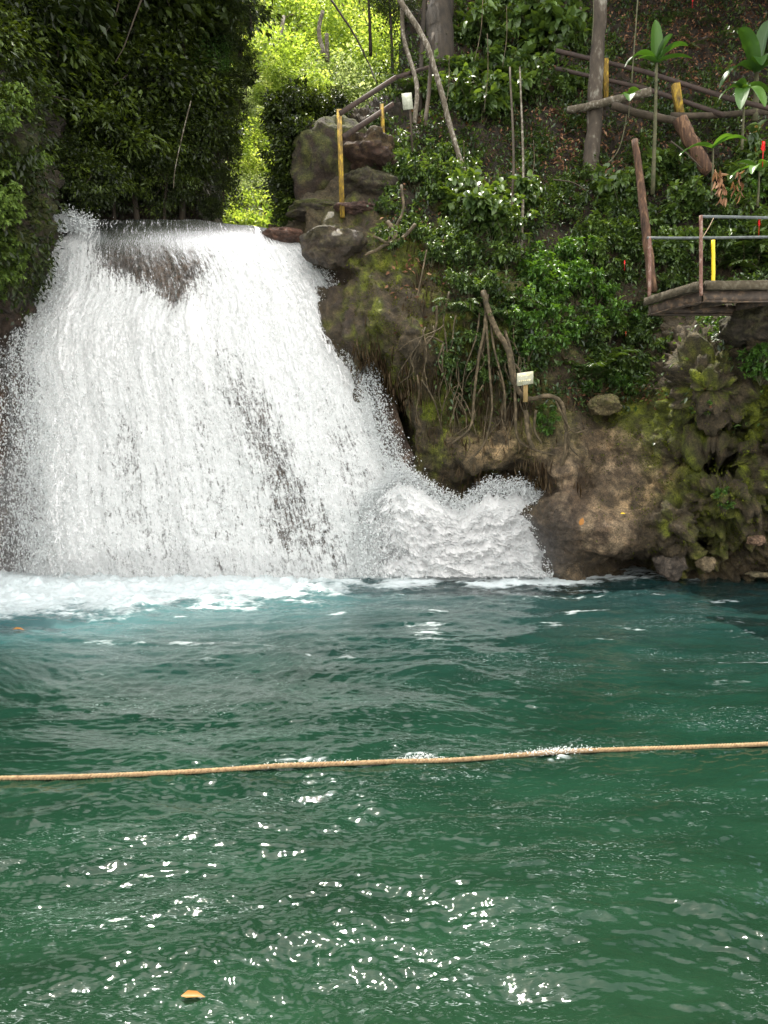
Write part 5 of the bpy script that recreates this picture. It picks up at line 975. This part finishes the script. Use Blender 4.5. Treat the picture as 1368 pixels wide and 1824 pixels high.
leaf_obj(1033, 936, 13.0, .15, .09, M_ORANGE, 'orange leaf stuck on the smooth wet rock right of the splash', (.4, 0, 1), (0, -1, .3))
leaf_obj(1105, 915, 13.1, .10, .03, M_YELB, 'small yellow leaf on top of the smooth rock', (1, 0, .1), (0, -.6, 1))
# ------------------------------------------------------------------ light
SUN_EL, SUN_AZ = 69.0, -12.0        # azimuth measured from the view direction, clockwise
w = bpy.data.worlds.new('World'); scene.world = w; w.use_nodes = True; nt = w.node_tree; nt.nodes.clear(); L = nt.links
sky = N(nt, 'ShaderNodeTexSky'); sky.sky_type = 'NISHITA'; sky.sun_disc = False; sky.sun_elevation = math.radians(SUN_EL); sky.sun_rotation = math.radians(SUN_AZ % 360)
sky.dust_density = 2.0; sky.air_density = 1.0
tc = N(nt, 'ShaderNodeTexCoord'); cn = N(nt, 'ShaderNodeTexNoise', i_Scale=2.2, i_Detail=6, i_Roughness=.6); L.new(tc.outputs['Generated'], cn.inputs['Vector'])
cr = ramp(nt, [(.30, (0, 0, 0)), (.48, (1, 1, 1))], cn.outputs[0]); mx = N(nt, 'ShaderNodeMix', data_type='RGBA'); sx_ = N(nt, 'ShaderNodeSeparateXYZ'); L.new(tc.outputs['Generated'], sx_.inputs[0]); bk = N(nt, 'ShaderNodeMapRange', interpolation_type='SMOOTHSTEP'); bk.inputs[1].default_value = .25; bk.inputs[2].default_value = -.25; bk.inputs[3].default_value = .34; L.new(sx_.outputs[1], bk.inputs[0])  # cloud bank added behind the camera to light the falls, thinner in front
cm_ = N(nt, 'ShaderNodeMath', operation='MULTIPLY'); L.new(cr.outputs[0], cm_.inputs[0]); L.new(bk.outputs[0], cm_.inputs[1]); L.new(cm_.outputs[0], mx.inputs[0]); L.new(sky.outputs[0], mx.inputs[6]); mx.inputs[7].default_value = (12.0, 11.8, 11.4, 1)
bg = N(nt, 'ShaderNodeBackground'); bg.inputs[1].default_value = .12; L.new(mx.outputs[2], bg.inputs[0]); o = N(nt, 'ShaderNodeOutputWorld'); L.new(bg.outputs[0], o.inputs[0])
sl = bpy.data.lights.new('sun', 'SUN'); sl.energy = 4.0; sl.angle = math.radians(.6); sl.color = (1, .94, .84); so = bpy.data.objects.new('sun', sl); COL.objects.link(so)
el, az = math.radians(SUN_EL), math.radians(SUN_AZ); dv = Vector((math.sin(az) * math.cos(el), math.cos(az) * math.cos(el), math.sin(el))); so.rotation_euler = dv.to_track_quat('Z', 'Y').to_euler()
so.location = dv * 60
scene.view_settings.view_transform = 'Standard'; scene.view_settings.look = 'None'; scene.view_settings.exposure = 1.4; scene.view_settings.gamma = 1
scene.cycles.max_bounces = 8; scene.cycles.transparent_max_bounces = 10; scene.cycles.diffuse_bounces = 4; scene.cycles.glossy_bounces = 3; scene.cycles.use_denoising = True; scene.cycles.sample_clamp_indirect = 4
for o in [q for q in scene.objects if q.parent is None and q.type == 'EMPTY' and 'label' not in q]:   # plants modelled but never placed
    if True:
        for c_ in list(o.children): bpy.data.objects.remove(c_)
        bpy.data.objects.remove(o)
for o in scene.objects:
    if 'used' in o: del o['used']
